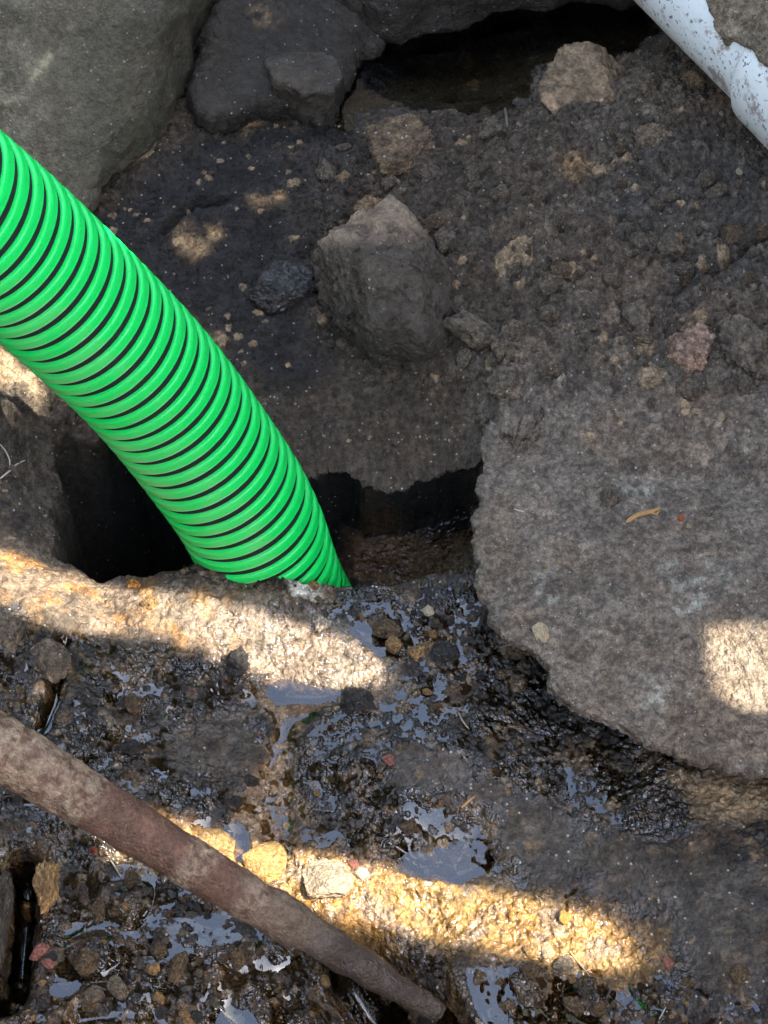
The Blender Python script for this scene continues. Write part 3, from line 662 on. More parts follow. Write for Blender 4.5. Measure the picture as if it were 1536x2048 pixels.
mx2 = N(t, 'ShaderNodeMix', data_type='RGBA'); L(mr2.outputs[0], mx2.inputs[0]); L(mx.outputs[2], mx2.inputs[6]); mx2.inputs[7].default_value = (.42, .33, .27, 1)
L(mx2.outputs[2], b.inputs['Base Color']); b.inputs['Roughness'].default_value = .6
bp = N(t, 'ShaderNodeBump'); bp.inputs['Distance'].default_value = .0006; L(nz_.outputs[0], bp.inputs['Height']); L(bp.outputs[0], b.inputs['Normal'])
M_white = m
PZ = .125; pa = onz(1367-900, -127-900, PZ); 
A0 = onz(1160, -325, PZ); A1 = onz(1640, 140, PZ); ax = (A1-A0); ax /= np.linalg.norm(ax)
PR = .055
pipe = empty('white_pipe', A0); tag(pipe, 'white speckled pipe with a wider socket crossing the upper right corner', 'pipe')
def tube(a, b, rads, nseg, mat, name, parent, nt_=128, noise=0, seed=0, cols=None, closed=True):
    a = np.array(a); b = np.array(b); ax = (b-a)/np.linalg.norm(b-a); n1 = np.cross(ax, [0, 0, 1.]); n1 /= np.linalg.norm(n1); n2 = np.cross(n1, ax)
    u = np.array([r[0] for r in rads]); r = np.array([r[1] for r in rads]); th = np.arange(nt_)/nt_*2*np.pi
    d = np.cos(th)[:, None]*n1+np.sin(th)[:, None]*n2
    V = a+(b-a)*u[:, None, None]+r[:, None, None]*d[None]
    V = V.reshape(-1, 3)
    if noise: V = V+np.tile(d, (len(u), 1))*(noise*fbm3(V, .02, 3, seed))[:, None]
    return make_mesh(name, V, gridfaces(len(u), nt_, True), mat, parent=None)
# where the socket starts along the axis
pj = atD(1470+115, 165-100, 1.0); 
ts = np.linspace(0, 1, 400); pts = A0+(A1-A0)*ts[:, None]; qx, qy = proj(pts[:, 0], pts[:, 1], pts[:, 2])
uj = float(np.interp(1600, qx, ts)) if qx[-1] > 1600 else .9
J = A0+(A1-A0)*uj
B0 = A0-ax*.25; E0 = A1+ax*.35
bar = tube(B0, J+ax*.03, [(0, .04), (0, PR)]+[(x, PR) for x in np.linspace(.01, 1, 120)], 0, M_white, 'barrel', pipe, noise=.0006, seed=310); adopt(bar, pipe)
so = tube(J, E0, [(0, PR-.004), (0, PR+.0035), (.008, PR+.0055)]+[(x, PR+.006) for x in np.linspace(.02, 1, 120)], 0, M_white, 'socket', pipe, noise=.0008, seed=320); adopt(so, pipe)
# dried mud caked over the top of the pipe
n1 = np.cross(ax, [0, 0, 1.]); n1 /= np.linalg.norm(n1); n2 = np.cross(n1, ax)
us = np.linspace(0, np.linalg.norm(E0-B0), 420); tht = np.linspace(-math.radians(200), math.radians(160), 420)
# angle 0 points along n1; find which side faces the camera
U, TH = np.meshgrid(us, tht, indexing='ij'); Dd = np.cos(TH)[..., None]*n1+np.sin(TH)[..., None]*n2
Pm = B0+ax*U[..., None]+Dd*PR; qx, qy = proj(Pm[..., 0], Pm[..., 1], Pm[..., 2])
vis = (Dd@(CP-A0)) > 0
lim = np.interp(qx.ravel(), [1200,1380,1412,1425,1440,1455,1480,1500,1520,1536,1600,1700], [-150,-60,0,40,75,100,98,105,118,132,190,270]).reshape(qx.shape)
msk = (lim-qy)/14.+1.6*fbm3(Pm.reshape(-1, 3), .012, 4, 330).reshape(qx.shape)
hide = np.where(vis, 1., 0.)
ab = sst(msk, -.6, 1.2)*hide
sock = sst(U, np.linalg.norm(J-B0)-.004, np.linalg.norm(J-B0)+.004)*.006
rr = PR-.004+ab*(.0075+sock+.006*fbm3(Pm.reshape(-1, 3), .02, 5, 335, .6).reshape(qx.shape)*1.3+.0)
Vm = B0+ax*U[..., None]+Dd*rr[..., None]
Cm = np.zeros((Vm[..., 0].size, 3))+np.array([.20, .165, .125]); Cm *= (1+.5*fbm3(Vm.reshape(-1, 3), .02, 4, 340))[:, None]
tag(make_mesh('dried_mud', Vm.reshape(-1, 3), gridfaces(420, 420), M_soil, attrs={'wet': np.full(Vm[..., 0].size, .1)}, cols=Cm), 'brown dried mud caked over the top of the white pipe', 'mud')

# ------------------------------------------------------------------ stake
sp_ = [(-160,1398,70),(0,1495,63),(122,1569,58),(230,1634,54),(340,1700,50),(450,1767,46),(560,1834,43),(600,1858,39),(700,1918,36),(780,1967,31),(842,2004,24),(880,2027,15)]
SA, SB = onz(0, 1495, .125), onz(842, 2004, -.010)
def stake_pt(px):                       # straight in space: solve for the point whose picture x is px
    lo, hi = -1., 1.3
    for _ in range(40):
        mid = (lo+hi)/2; p = SA+(SB-SA)*mid
        if proj(p[0], p[1], p[2])[0] < px: lo = mid
        else: hi = mid
    return p
SP = np.array([stake_pt(p[0]) for p in sp_]); SRr = []
for p, q in zip(sp_, SP):
    D = (q-CP)@FW; SRr.append(p[2]*K*D)
SC = catmull(SP, 40); ss, sT, sN, sB = frames(SC); sk = np.concatenate([[0], np.cumsum(np.linalg.norm(np.diff(SP, axis=0), axis=1))]); sk = sk*ss[-1]/sk[-1]
stake = empty('digging_stake', SP[9]); tag(stake, 'tapering brown stake caked with mud across the lower left corner', 'stake')
def stake_part(name, s_a, s_b, n_, rmul, seed, cap=False):
    s = np.linspace(s_a, s_b, n_); c, a, b = onpath(s, SC, ss, sN, sB); r = np.interp(s, sk, SRr)*rmul
    nt_ = 200; th = np.arange(nt_)/nt_*2*np.pi; d = np.cos(th)[None, :, None]*a[:, None]+np.sin(th)[None, :, None]*b[:, None]
    V = (c[:, None]+r[:, None, None]*d).reshape(-1, 3); dd = d.reshape(-1, 3)
    S_ = np.repeat(s, nt_)
    f = S_/ss[-1]
    px, py = proj(V[:, 0], V[:, 1], V[:, 2])
    cpx, _ = proj(c[:, 0], c[:, 1], c[:, 2]); cpx = np.repeat(cpx, nt_)
    wob = 22*fbm3(V, .03, 4, seed)*1.5
    x = cpx+wob
    mud = np.maximum(sst(-x, -188, -168), sst(x, 352, 366)*sst(-x, -425, -395))
    mud = np.maximum(mud, sst(x, 440, 500))
    fn = fbm3(V*np.array([1, 1, 1]), .006, 4, seed+5, .65)
    cak = np.maximum(mud*sst(fn, -.35, .25), sst(x, 470, 600))
    red = np.array([.094, .052, .037]); C = np.zeros((len(V), 3))+red
    C *= (1+.35*fbm3(V, .02, 3, seed+9))[:, None]
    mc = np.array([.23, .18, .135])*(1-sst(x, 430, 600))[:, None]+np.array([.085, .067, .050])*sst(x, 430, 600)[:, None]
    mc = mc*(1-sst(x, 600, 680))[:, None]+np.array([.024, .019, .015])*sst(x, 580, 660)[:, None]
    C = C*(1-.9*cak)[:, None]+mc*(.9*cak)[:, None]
    C = cmix(C, (.20, .15, .11), .35*sst(fn, .1, .5)*(1-mud))
    rad = .0007*cak+.0012*fbm3(V, .03, 3, seed+2)+sst(x, 430, 560)*(.0028*fbm3(V, .022, 4, seed+3)*1.4)+.0003*fn
    V = V+dd*rad[:, None]
    return adopt(make_mesh(name, V, gridfaces(n_, nt_, True), M_stake, attrs={'wet': .25+.3*sst(x, 560, 700)}, cols=C), stake)
M_stake = earth_mat('stake_surface', grain=.5, speck=.1, bump=.7, hue=.1, rough_dry=.7, rough_wet=.3, pscale=1.3)
sj = float(np.interp(600, [p[0] for p in sp_], sk))
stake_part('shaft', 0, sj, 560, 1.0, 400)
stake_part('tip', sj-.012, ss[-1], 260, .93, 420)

# ------------------------------------------------------------------ unseen boards added over the pit, edges cut to shape the sun strips
m, t, b = newmat('board_wood'); L = t.links.new; tc = N(t, 'ShaderNodeTexCoord'); mp = N(t, 'ShaderNodeMapping'); mp.inputs['Scale'].default_value = (4, 60, 60); L(tc.outputs['Object'], mp.inputs[0])
n1_ = N(t, 'ShaderNodeTexNoise', Scale=1., Detail=6.); L(mp.outputs[0], n1_.inputs['Vector']); crp = N(t, 'ShaderNodeValToRGB'); L(n1_.outputs[0], crp.inputs[0])
crp.color_ramp.elements[0].color = (.10, .065, .04, 1); crp.color_ramp.elements[1].color = (.28, .20, .13, 1); L(crp.outputs[0], b.inputs['Base Color']); b.inputs['Roughness'].default_value = .8
M_wood = m
def blocker(pts, hb, label, thick=.022, name='shade_board'):
    P = []
    for p in pts:
        z = p[2] if len(p) > 2 else 0.0; g = onz(p[0], p[1], z); P.append(g+SV*((hb-z)/SV[2]))
    bm = bmesh.new(); vs = [bm.verts.new(v.tolist()) for v in P]; f = bm.faces.new(vs); f.normal_update()
    if f.normal.z < 0: bmesh.ops.reverse_faces(bm, faces=[f])
    r = bmesh.ops.extrude_face_region(bm, geom=[f]); up = [v for v in r['geom'] if isinstance(v, bmesh.types.BMVert)]
    bmesh.ops.translate(bm, verts=up, vec=(0, 0, thick)); bmesh.ops.recalc_face_normals(bm, faces=bm.faces)
    me = bpy.data.meshes.new(name); bm.to_mesh(me); bm.free(); me.materials.append(M_wood); o = bpy.data.objects.new(name, me); COL.objects.link(o)
    tag(o, label, 'board', 'unseen boards added to cut the sun into strips'); return o
RX = 4300
blocker([(-420,850,.035),(-120,838,.035),(-120,655,.035),(0,690,.035),(60,735,.03),(115,795,.02),(150,850,.02),(230,900,.02),(RX,1500),(RX,-900),(-420,-900)], .96, 'farthest unseen board added to block the sun')
blocker([(-420,860,.035),(0,832,.035),(135,836,.02),(100,760,.02),(60,700,.02),(900,600),(RX,1400),(RX,1800),(1500,1250,.05),(1400,1256,.05),(1370,1285,.05),(1000,1300,0),(820,1340,0),(745,1292,0),(600,1255,0),(430,1212,0),(250,1182,0),(120,1122,.02),(0,1082,.03),(-100,1050,.04),(-130,1180,.04),(-420,1200,.04)], .985, 'unseen added board between the upper gaps, near edge cut for a sun strip')
blocker([(-420,1150,.04),(0,1215,.03),(50,1262,.02),(150,1275,.015),(330,1285,0),(480,1335,0),(600,1365,0),(760,1386,0),(815,1370,0),(800,1270),(1400,1200,.05),(1418,1325,.05),(1432,1380,.05),(1475,1412,.05),(1550,1432,.05),(1700,1440,.05),(1800,1300,.05),(RX,1850),(RX,2700),(1420,1960,0),(1325,1905,0),(1270,1845,0),(1180,1815,0),(1000,1768,0),(740,1712,0),(560,1685,0),(340,1638,0),(200,1600,0),(160,1720,0),(-420,1700,0)], .96, 'middle unseen board, added with both edges cut to shape the sun strips')
blocker([(-420,1490),(180,1590),(200,1715),(400,1765),(640,1805),(900,1855),(1100,1912),(1240,1950),(1325,1940),(1310,1840),(RX,2080),(-420,2080)], .985, 'nearest unseen board added to block the sun')

def sky_blocker(x0, x1, y0, y1, z, label):  # unseen cover added overhead to narrow the sky and raise contrast
    bm = bmesh.new(); bmesh.ops.create_cube(bm, size=1)
    for v in bm.verts: v.co = ((x0+x1)/2+v.co.x*(x1-x0), (y0+y1)/2+v.co.y*(y1-y0), z+v.co.z*.024)
    bmesh.ops.bevel(bm, geom=bm.edges[:], offset=.002, segments=2, affect='EDGES')
    me = bpy.data.meshes.new('shade_board'); bm.to_mesh(me); bm.free(); me.materials.append(M_wood); o = bpy.data.objects.new('shade_board', me); COL.objects.link(o)
    tag(o, label, 'board')
sky_blocker(-1.7, .12, -.50, -.23, 1.02, 'plank added unseen overhead to cut skylight, nearest the viewer')
sky_blocker(-1.7, .12, -.22, .04, 1.02, 'plank added unseen overhead to cut skylight, the farther of two')

# ------------------------------------------------------------------ loose stones
def stone_mesh(name, mat, seed, angular=.5, sub=4, noise=.06):
    noise = noise*1.5+.03
    bm = bmesh.new(); bmesh.ops.create_icosphere(bm, subdivisions=sub, radius=1); P = np.array([v.co for v in bm.verts])
    F = np.array([[v.index for v in f.verts] for f in bm.faces]); bm.free(); P /= np.linalg.norm(P, axis=1, keepdims=True)
    r = R8(seed); nn = r.randn(int(9+8*r.rand()), 3); nn /= np.linalg.norm(nn, axis=1, keepdims=True); dist = .72+.28*r.rand(len(nn)); p = 4+26*angular
    q = np.clip(P@nn.T, 1e-4, None)/dist; rad = 1/(np.sum(q**p, 1)**(1/p)); rad = np.minimum(rad, 1.25)
    P2 = P*rad[:, None]; P2 = P2*(1+noise*(fbm3(P2, .6, 6, seed % 50+500, .65)*1.8+.5*fbm3(P2, .22, 3, seed % 50+560, .7)))[:, None]; P2 = P2/np.abs(P2).max(0)
    o = make_mesh(name, P2, F, mat, attrs={'wet': np.full(len(P2), .5)}, link=False); return o.data
bpy.context.view_layer.update()
dg = bpy.context.evaluated_depsgraph_get()
SKIP = ('spiral_rib', 'inner_wall', 'shade_board', 'water', 'barrel', 'socket', 'dried_mud', 'shaft', 'tip')
def hit(px, py):
    d = Vector(ray(px, py).tolist()).normalized(); o = Vector(CP.tolist())
    for _ in range(12):
        ok, loc, nor, idx, ob, mt = sc.ray_cast(dg, o, d)
        if not ok: return None
        if ob.name.split('.')[0] in SKIP: o = loc+d*.0005; continue
        hit.last = ob.name.split('.')[0]
        return loc, nor
    return None
protos = {}
def place(name, label, cat, px, py, wpx, hpx, mat, rot=None, thick=.7, sink=.35, ang=.4, seed=1, sub=4, group=None, noise=.06, tilt=True, only=None):
    h = hit(px, py)
    if h is None: return None
    loc, nor = h; D = (np.array(loc)-CP)@FW; u = K*D
    if only and hit.last not in only: return None
    key = (mat.name, seed, ang, sub, noise)
    if key not in protos: protos[key] = stone_mesh(name, mat, seed, ang, sub, noise)
    o = bpy.data.objects.new(name, protos[key]); COL.objects.link(o)
    sx = wpx*u/2; sy = hpx*u/2/.85; sz = thick*(sx+sy)/2
    o.scale = (sx, sy, sz)
    nz_ = (nor*.5+Vector((0, 0, 1))).normalized() if tilt else Vector((0, 0, 1))
    q = Vector((0, 0, 1)).rotation_difference(nz_)
    o.rotation_euler = (q @ Quaternion((0, 0, 1), math.radians(rot if rot is not None else 0))).to_euler()
    o.location = loc+nz_*sz*(1-2*sink)*.5
    tag(o, label, cat, group); return o
ROCKS = [
 # name,label,cat,px,py,w,h,mat,rot,thick,sink,ang,seed,sub,noise
 ('rock','rounded dark rock just left of the large angular rock','rock',560,585,165,120,M_stone_dark,-12,.6,.35,.35,21,6,.10),
 ('rock','brown block of stone standing behind the large angular rock','rock',806,300,150,125,earth_mat('brown_block', (.10, .072, .048), wet=.1, pscale=.02),0,.55,.35,.8,22,6,.08),
 ('rock','tan-faced rounded rock at the right shore of the pond','rock',1165,185,200,170,earth_mat('tan_face_rock', (.185, .135, .09), wet=.1, speck=.5, grain=.8, pscale=.016),-8,.6,.3,.5,23,6,.09),
 ('rock','small grey rock with a pale ridge right of the large angular rock','rock',945,662,120,62,M_stone_grey,-38,.7,.35,.85,24,6,.10),
 ('rock','egg-shaped brown stone in a dark hollow on the right bank','rock',1275,632,70,80,M_stone_grey,10,.7,.45,.25,25,5,.08),
 ('clod','pinkish-brown clod in the crumbly soil at right','clod',1385,700,110,95,earth_mat('pinkish_clod', (.19, .13, .10), wet=.1, pscale=.016),-20,.6,.4,.7,26,6,.14),
 ('clod','large grey soil clod cut by the right edge of the picture','clod',1500,700,120,150,M_stone_grey,15,.6,.42,.7,27,6,.14),
 ('clod','rounded soil clod at the corner where the slab meets the hole','clod',1018,775,95,75,M_stone_grey,0,.7,.35,.3,28,6,.16),
 ('clod','small crumbly clod above the left rim of the slab','clod',975,840,48,52,M_stone_grey,0,.8,.35,.3,29,5,.16),
 ('clod','flat grey clod beside the tan-faced rock near the pond','clod',1283,165,80,60,M_stone_grey,0,.6,.3,.5,30,6,.14),
 ('clod','brown clod with a pale fleck under the white pipe','clod',1385,170,60,50,earth_mat('brown_clod', (.17, .12, .075), wet=.1, pscale=.016),0,.8,.3,.4,31,5,.14),
 ('clod','brown lump with a straw-coloured fleck on the upper right bank','clod',1300,280,75,60,earth_mat('lump_clod', (.15, .115, .085), wet=.1, pscale=.016),0,.6,.4,.4,32,6,.14),
 ('clod','dark round clod on the left ledge beside a crack','clod',92,1325,100,90,M_stone_grey,0,.55,.4,.3,33,6,.14),
 ('clod','dark clod at the left edge below the sunlit band','clod',15,1265,90,80,M_stone_grey,0,.6,.4,.4,34,6,.14),
 ('clod','olive-brown upright clod beside the dark crevice at lower left','clod',93,1775,62,100,M_ochre,-5,.9,.3,.6,35,6,.14),
 ('clod','ragged olive clod leaning over the crevice at lower left','clod',55,1830,90,40,M_ochre,-8,.9,.3,.6,36,6,.16),
 ('rock','dark grey rock cut by the lower left edge of the picture','rock',-8,1860,60,230,earth_mat('matte_dark_rock', (.055, .047, .038), wet=.1, pscale=.03),0,.8,.35,.3,37,6,.08),
 ('stone','black clod standing at the lower rim of the upper sunlit band','stone',472,1332,58,62,M_stone_dark,0,1.0,.25,.6,38,5,.16),
 ('stone','dark lump with wet sheen right of the sandy gully head','stone',715,1405,72,66,M_stone_dark,0,.8,.3,.5,39,5,.16),
 ('stone','black pebble ringed with water in the gully head puddle','stone',560,1396,34,26,M_stone_dark,0,.8,.35,.2,40,4,.06),
 ('stone','round black pebble on the left rim of the gully','stone',503,1564,32,28,M_stone_dark,0,.9,.35,.2,41,4,.06),
 ('stone','dark olive pebble just below the round black gully pebble','stone',472,1607,28,26,M_stone_dark,0,.9,.35,.2,42,4,.06),
 ('stone','flat black stone in the mud left of the gully','stone',258,1497,60,34,M_stone_dark,-5,.7,.35,.4,43,5,.10),
 ('stone','brown stone left of its twin in the mud above the stake','stone',266,1412,40,46,M_stone_wet_brown,0,.8,.35,.4,44,5,.1),
 ('stone','round brown stone with a waterline above the stake','stone',336,1418,38,34,M_stone_wet_brown,0,.8,.35,.3,45,5,.1),
 ('stone','brown wet stone at the tip of the upper sunlit band, nearest the hole','stone',770,1262,70,44,M_stone_wet_brown,-10,.7,.3,.5,46,5,.08),
 ('stone','ochre round pebble left of the flat black stone','stone',832,1308,46,36,M_ochre,0,.8,.3,.3,47,5,.08),
 ('stone','ochre angular pebble at the very tip of the upper sunlit band','stone',822,1356,50,50,M_ochre,0,.8,.3,.6,48,5,.08),
 ('stone','small ochre pebble between the two larger ochre pebbles','stone',790,1292,40,34,M_ochre,0,.8,.3,.4,49,5,.08),
 ('stone','flat black angular stone below the slab edge','stone',888,1306,66,46,M_stone_dark,-5,.6,.3,.9,50,5,.06),
 ('stone','whitish rough stone in the upper sunlit band','stone',640,1248,44,38,earth_mat('whitish_rough', (.34, .30, .26), wet=.7, pscale=.016),0,.9,.25,.6,51,5,.16),
 ('stone','ochre clump at the left of the upper sunlit band','stone',268,1170,32,24,earth_mat('bright_ochre', (.32, .16, .04), wet=.3, pscale=.016),0,.9,.3,.5,52,5,.14),
 ('stone','brown clump with dark shadow in the upper sunlit band','stone',297,1208,36,28,M_ochre,0,1.,.3,.5,53,5,.14),
 ('stone','large flat tan stone in the lower sunlit band beside the stake','stone',647,1765,122,92,earth_mat('flat_tan_stone', (.23, .19, .14), wet=.35, grain=.7, speck=.4, pscale=.016),-12,.45,.22,.55,54,6,.05),
 ('stone','orange pebble at the upper right of the large tan stone','stone',706,1728,24,22,M_pink,0,.9,.3,.3,55,4,.06),
 ('stone','pale grey-green pebble right of the large tan stone','stone',722,1748,34,24,M_pale,0,.8,.3,.3,56,4,.08),
 ('stone','glossy yellow sand lump right of the stake in the lower sunlit band','stone',525,1722,100,84,earth_mat('yellow_sand_lump', (.27, .165, .06), wet=.6, grain=.6, pscale=.016),-20,.4,.3,.2,57,6,.05),
 ('stone','yellow sand lump against the upper edge of the stake','stone',430,1690,90,56,earth_mat('yellow_sand_lump_b', (.26, .165, .07), wet=.6, grain=.6, pscale=.016),-25,.4,.3,.2,58,6,.05),
 ('stone','dark grey stone among pebbles below the stake','stone',396,1925,56,44,M_stone_dark,0,.8,.3,.5,59,5,.06),
 ('stone','pink elongated stone at lower left','stone',80,1906,50,28,M_pink,18,.8,.25,.3,60,5,.06),
 ('stone','dull pink stone touching the pink elongated one','stone',97,1928,34,24,M_pink,-20,.7,.35,.3,61,4,.06),
 ('stone','deep red stone half under the stake','stone',186,1702,26,18,earth_mat('deep_red', (.13, .025, .015), wet=.9, pscale=.016),0,.8,.3,.3,62,4,.06),
 ('stone','olive round pebble against the lower edge of the stake','stone',264,1760,38,32,M_stone_wet_brown,0,.8,.3,.2,63,5,.04),
 ('stone','brown pointed shard standing in the mud below the stake','stone',198,1825,36,60,M_stone_wet_brown,5,.9,.3,.9,64,5,.08),
 ('stone','smooth grey-olive pebble at lower left','stone',237,1975,48,44,M_stone_grey,0,.8,.3,.2,65,5,.03),
 ('stone','lumpy brown stone at the upper left of the pebble chain','stone',303,1873,44,40,M_stone_wet_brown,0,.8,.25,.3,66,5,.12),
 ('stone','brown stone second in the pebble chain','stone',320,1907,38,40,M_stone_wet_brown,20,.8,.25,.3,67,5,.12),
 ('stone','long brown stone at the foot of the pebble chain','stone',357,1938,40,62,M_stone_wet_brown,-12,.8,.25,.4,68,5,.12),
 ('stone','brown cube-like stone below the collar of the stake','stone',474,1915,42,46,M_stone_wet_brown,8,.9,.25,.6,69,5,.1),
 ('stone','greyish wet stone near the lower left corner','stone',183,1990,52,34,M_stone_grey,0,.7,.3,.4,70,5,.12),
 ('stone','rough brown clump above the smooth grey-olive pebble','stone',170,1925,58,50,M_stone_wet_brown,-20,.8,.3,.6,71,5,.16),
 ('stone','speckled brown cobble in the lower right puddle','stone',960,1962,46,62,M_stone_wet_brown,12,.8,.25,.3,72,5,.08),
 ('stone','brown cobble below the speckled one in the puddle','stone',975,1998,40,30,M_stone_wet_brown,0,.8,.3,.3,73,5,.1),
 ('stone','smooth oval pebble at the bottom centre','stone',1012,2016,52,38,M_stone_wet_brown,-8,.8,.25,.2,74,5,.04),
 ('stone','dark glossy pebble under the right part of the lower sunlit band','stone',1060,1940,48,36,M_stone_wet_brown,-10,.8,.3,.5,75,5,.08),
 ('stone','striped tan pebble at the lower rim of the sunlit band','stone',1062,1900,36,30,M_ochre,0,.8,.3,.3,76,5,.06),
 ('stone','grey cobble right of the dark glossy pebble','stone',1122,1936,56,40,M_stone_grey,0,.7,.3,.3,77,5,.08),
 ('stone','brown stone in two lobes near the bottom edge','stone',1148,2012,56,50,M_stone_wet_brown,15,.8,.3,.4,78,5,.12),
 ('stone','small smooth olive pebble near the bottom edge','stone',1196,2020,34,26,M_stone_wet_brown,-5,.8,.25,.2,79,4,.04),
 ('stone','angular brown stone on grey mud near the right edge','stone',1474,1952,50,42,M_stone_wet_brown,0,.8,.25,.8,80,5,.08),
 ('stone','reddish curved stone off the tip of the lower sunlit band','stone',1338,1930,20,32,M_pink,35,.7,.35,.3,81,4,.04),
 ('stone','yellow pebble shining in the lower sunlit band','stone',1130,1836,26,30,earth_mat('yellow_pebble', (.36, .21, .05), wet=.6, grain=.5, pscale=.016),0,.8,.25,.5,82,4,.06),
 ('stone','tan shard at the lower rim of the sunlit band','stone',1096,1902,36,30,M_stone_tan,-30,.5,.3,.9,83,4,.06),
 ('stone','pinkish stone in the mud below the black angular stone','stone',778,1522,30,22,M_pink,0,.8,.35,.3,84,4,.1),
 ('stone','brown nodule between gully and puddle','stone',760,1496,44,32,M_stone_wet_brown,0,.8,.4,.5,85,5,.12),
 ('stone','dark brown nodule in the mud right of the gully','stone',690,1480,48,40,M_stone_dark,0,.7,.4,.5,86,5,.14),
 ('stone','tan-capped pebble inside the sky-reflecting puddle','stone',818,1655,44,36,M_stone_wet_brown,0,.7,.35,.3,87,5,.08),
 ('stone','white-flecked stone at the rim of the hole below the hose','stone',857,1222,26,24,M_pale,0,.9,.3,.4,88,4,.12),
 ('stone','olive pebble with a glint at the front shore of the pond','stone',895,202,44,24,M_stone_wet_brown,0,.8,.3,.3,89,5,.06),
 ('stone','dull brown pebble right of the glinting one at the pond shore','stone',985,196,50,30,M_stone_wet_brown,0,.6,.35,.3,90,5,.08),
 ('stone','reddish-brown pebble against the upper edge of the hose','stone',441,684,28,28,M_stone_tan,0,.9,.3,.4,91,5,.12),
 ('pebble','pale triangular pebble lying on the slab','pebble',1080,1266,36,40,earth_mat('pale_triangle', (.50, .42, .29), wet=.0, grain=.4, speck=0, pscale=.016),20,.45,.15,.9,92,4,.05),
 ('pebble','pale pointed pebble on dark soil at the upper right','pebble',1476,346,18,18,M_pale,0,.7,.15,1.,93,3,.04),
 ('pebble','round cream pebble beside the pipe socket','pebble',1443,228,11,11,M_pale,0,.9,.2,.1,94,3,.04),
 ('pebble','red pebble on the slab right of the straw','pebble',1362,1038,14,14,earth_mat('red_pebble', (.50, .13, .07), wet=.1, grain=.5, pscale=.016),0,.9,.2,.4,95,3,.06),
 ('pebble','small buff pebble under the red one','pebble',1378,1053,13,11,M_pale,0,.8,.2,.5,96,3,.06),
 ('pebble','buff pebble near the left rim of the slab','pebble',1091,1133,12,12,M_stone_tan,0,.9,.2,.4,97,3,.06),
 ('pebble','peach pebble right of the buff one near the left rim','pebble',1118,1125,9,9,M_stone_tan,0,.9,.2,.4,98,3,.06),
 ('pebble','orange-buff pebble low on the slab','pebble',1208,1348,12,12,M_stone_tan,0,.9,.2,.4,99,3,.06),
 ('pebble','pale pebble low on the slab, right of the orange-buff one','pebble',1256,1338,11,10,M_pale,0,.9,.2,.4,100,3,.06),
 ('clod','grey crumb clod on the slab left of the straw','clod',1218,995,44,40,M_stone_grey,0,.6,.3,.5,101,5,.18),
 ('pebble','squarish pale pebble on the right bank','pebble',1393,822,24,16,M_stone_tan,-15,.5,.2,.9,102,4,.06),
 ('pebble','pale pebble on the right bank beside the squarish one','pebble',1442,836,18,20,M_stone_tan,10,.6,.3,.7,103,4,.08),
]
for (nm, lb, ct, px, py, wp, hp_, mt, rt, tk, sk_, an, sd, sb, ns) in ROCKS:
    place(nm, lb, ct, px, py, wp, hp_, mt, rot=rt, thick=tk, sink=sk_, ang=an, seed=sd, sub=sb, noise=ns)
rr_ = random.Random(11)
def scatter(nn, region, size, mats, name, label, cat, group, seeds, sink=(.3, .45), ang=.4, sub=3):
    P = np.array(region, float); k = 0; tries = 0
    while k < nn and tries < nn*30:
        tries += 1; px = rr_.uniform(P[:, 0].min(), P[:, 0].max()); py = rr_.uniform(P[:, 1].min(), P[:, 1].max())
        if psd(P, np.array([px]), np.array([py]))[0] < 0: continue
        s = size[0]+(size[1]-size[0])*rr_.random()**2.2
        place(name, label, cat, px, py, s*rr_.uniform(.8, 1.25), s*rr_.uniform(.7, 1.0), rr_.choice(mats), rot=rr_.uniform(0, 180), thick=rr_.uniform(.65, .9), sink=rr_.uniform(*sink), ang=ang, seed=rr_.choice(seeds), sub=sub, group=group, noise=.08, only=('ground', 'rock_slab')); k += 1
scatter(80, [(20,1980),(150,1850),(260,1790),(420,1850),(700,1960),(780,2050),(20,2050)], (10, 32), [M_stone_wet_brown, M_stone_wet_brown, M_stone_grey, M_ochre, M_stone_dark], 'pebble', 'small wet pebble half sunk in the glistening mud below the stake', 'pebble', 'wet pebbles below the stake', list(range(200, 210)), sub=4)
scatter(60, [(860,1900),(1000,1900),(1200,1960),(1400,1960),(1450,2050),(860,2050)], (9, 30), [M_stone_wet_brown, M_stone_wet_brown, M_stone_grey, M_ochre], 'pebble', 'small wet pebble in the murky water along the lower right edge', 'pebble', 'pebbles in the lower right puddle', list(range(210, 220)), sub=4)
scatter(36, [(700,1200),(960,1190),(1010,1330),(960,1440),(800,1420)], (8, 24), [M_stone_wet_brown, M_stone_grey, M_stone_dark, M_ochre], 'pebble', 'small dark wet pebble on the mud between the hole and the slab edge', 'pebble', 'pebbles between hole and slab', list(range(220, 226)), sub=4)
scatter(24, [(620,1480),(1000,1480),(1020,1780),(760,1770),(620,1600)], (7, 18), [M_stone_wet_brown, M_stone_grey, M_ochre], 'pebble', 'tiny wet pebble in the mud around the sky-reflecting puddle', 'pebble', 'pebbles around the middle puddle', list(range(226, 230)), sub=4)
scatter(34, [(980,900),(1536,860),(1536,1500),(1280,1450),(1100,1350),(980,1150)], (4, 8), [M_pale, M_stone_tan, M_stone_tan], 'pebble', 'tiny pale pebble on the grey slab', 'pebble', 'tiny pale pebbles on the slab', list(range(230, 234)), sink=(.15, .3), sub=3)
scatter(34, [(700,260),(1110,240),(1340,200),(1536,400),(1536,820),(980,820),(900,700)], (4, 11), [M_stone_tan, M_pale, M_stone_tan, M_stone_grey], 'pebble', 'tiny buff pebble in the crumbly soil bank', 'pebble', 'buff pebbles in the soil bank', list(range(234, 238)), sink=(.2, .35), sub=3)
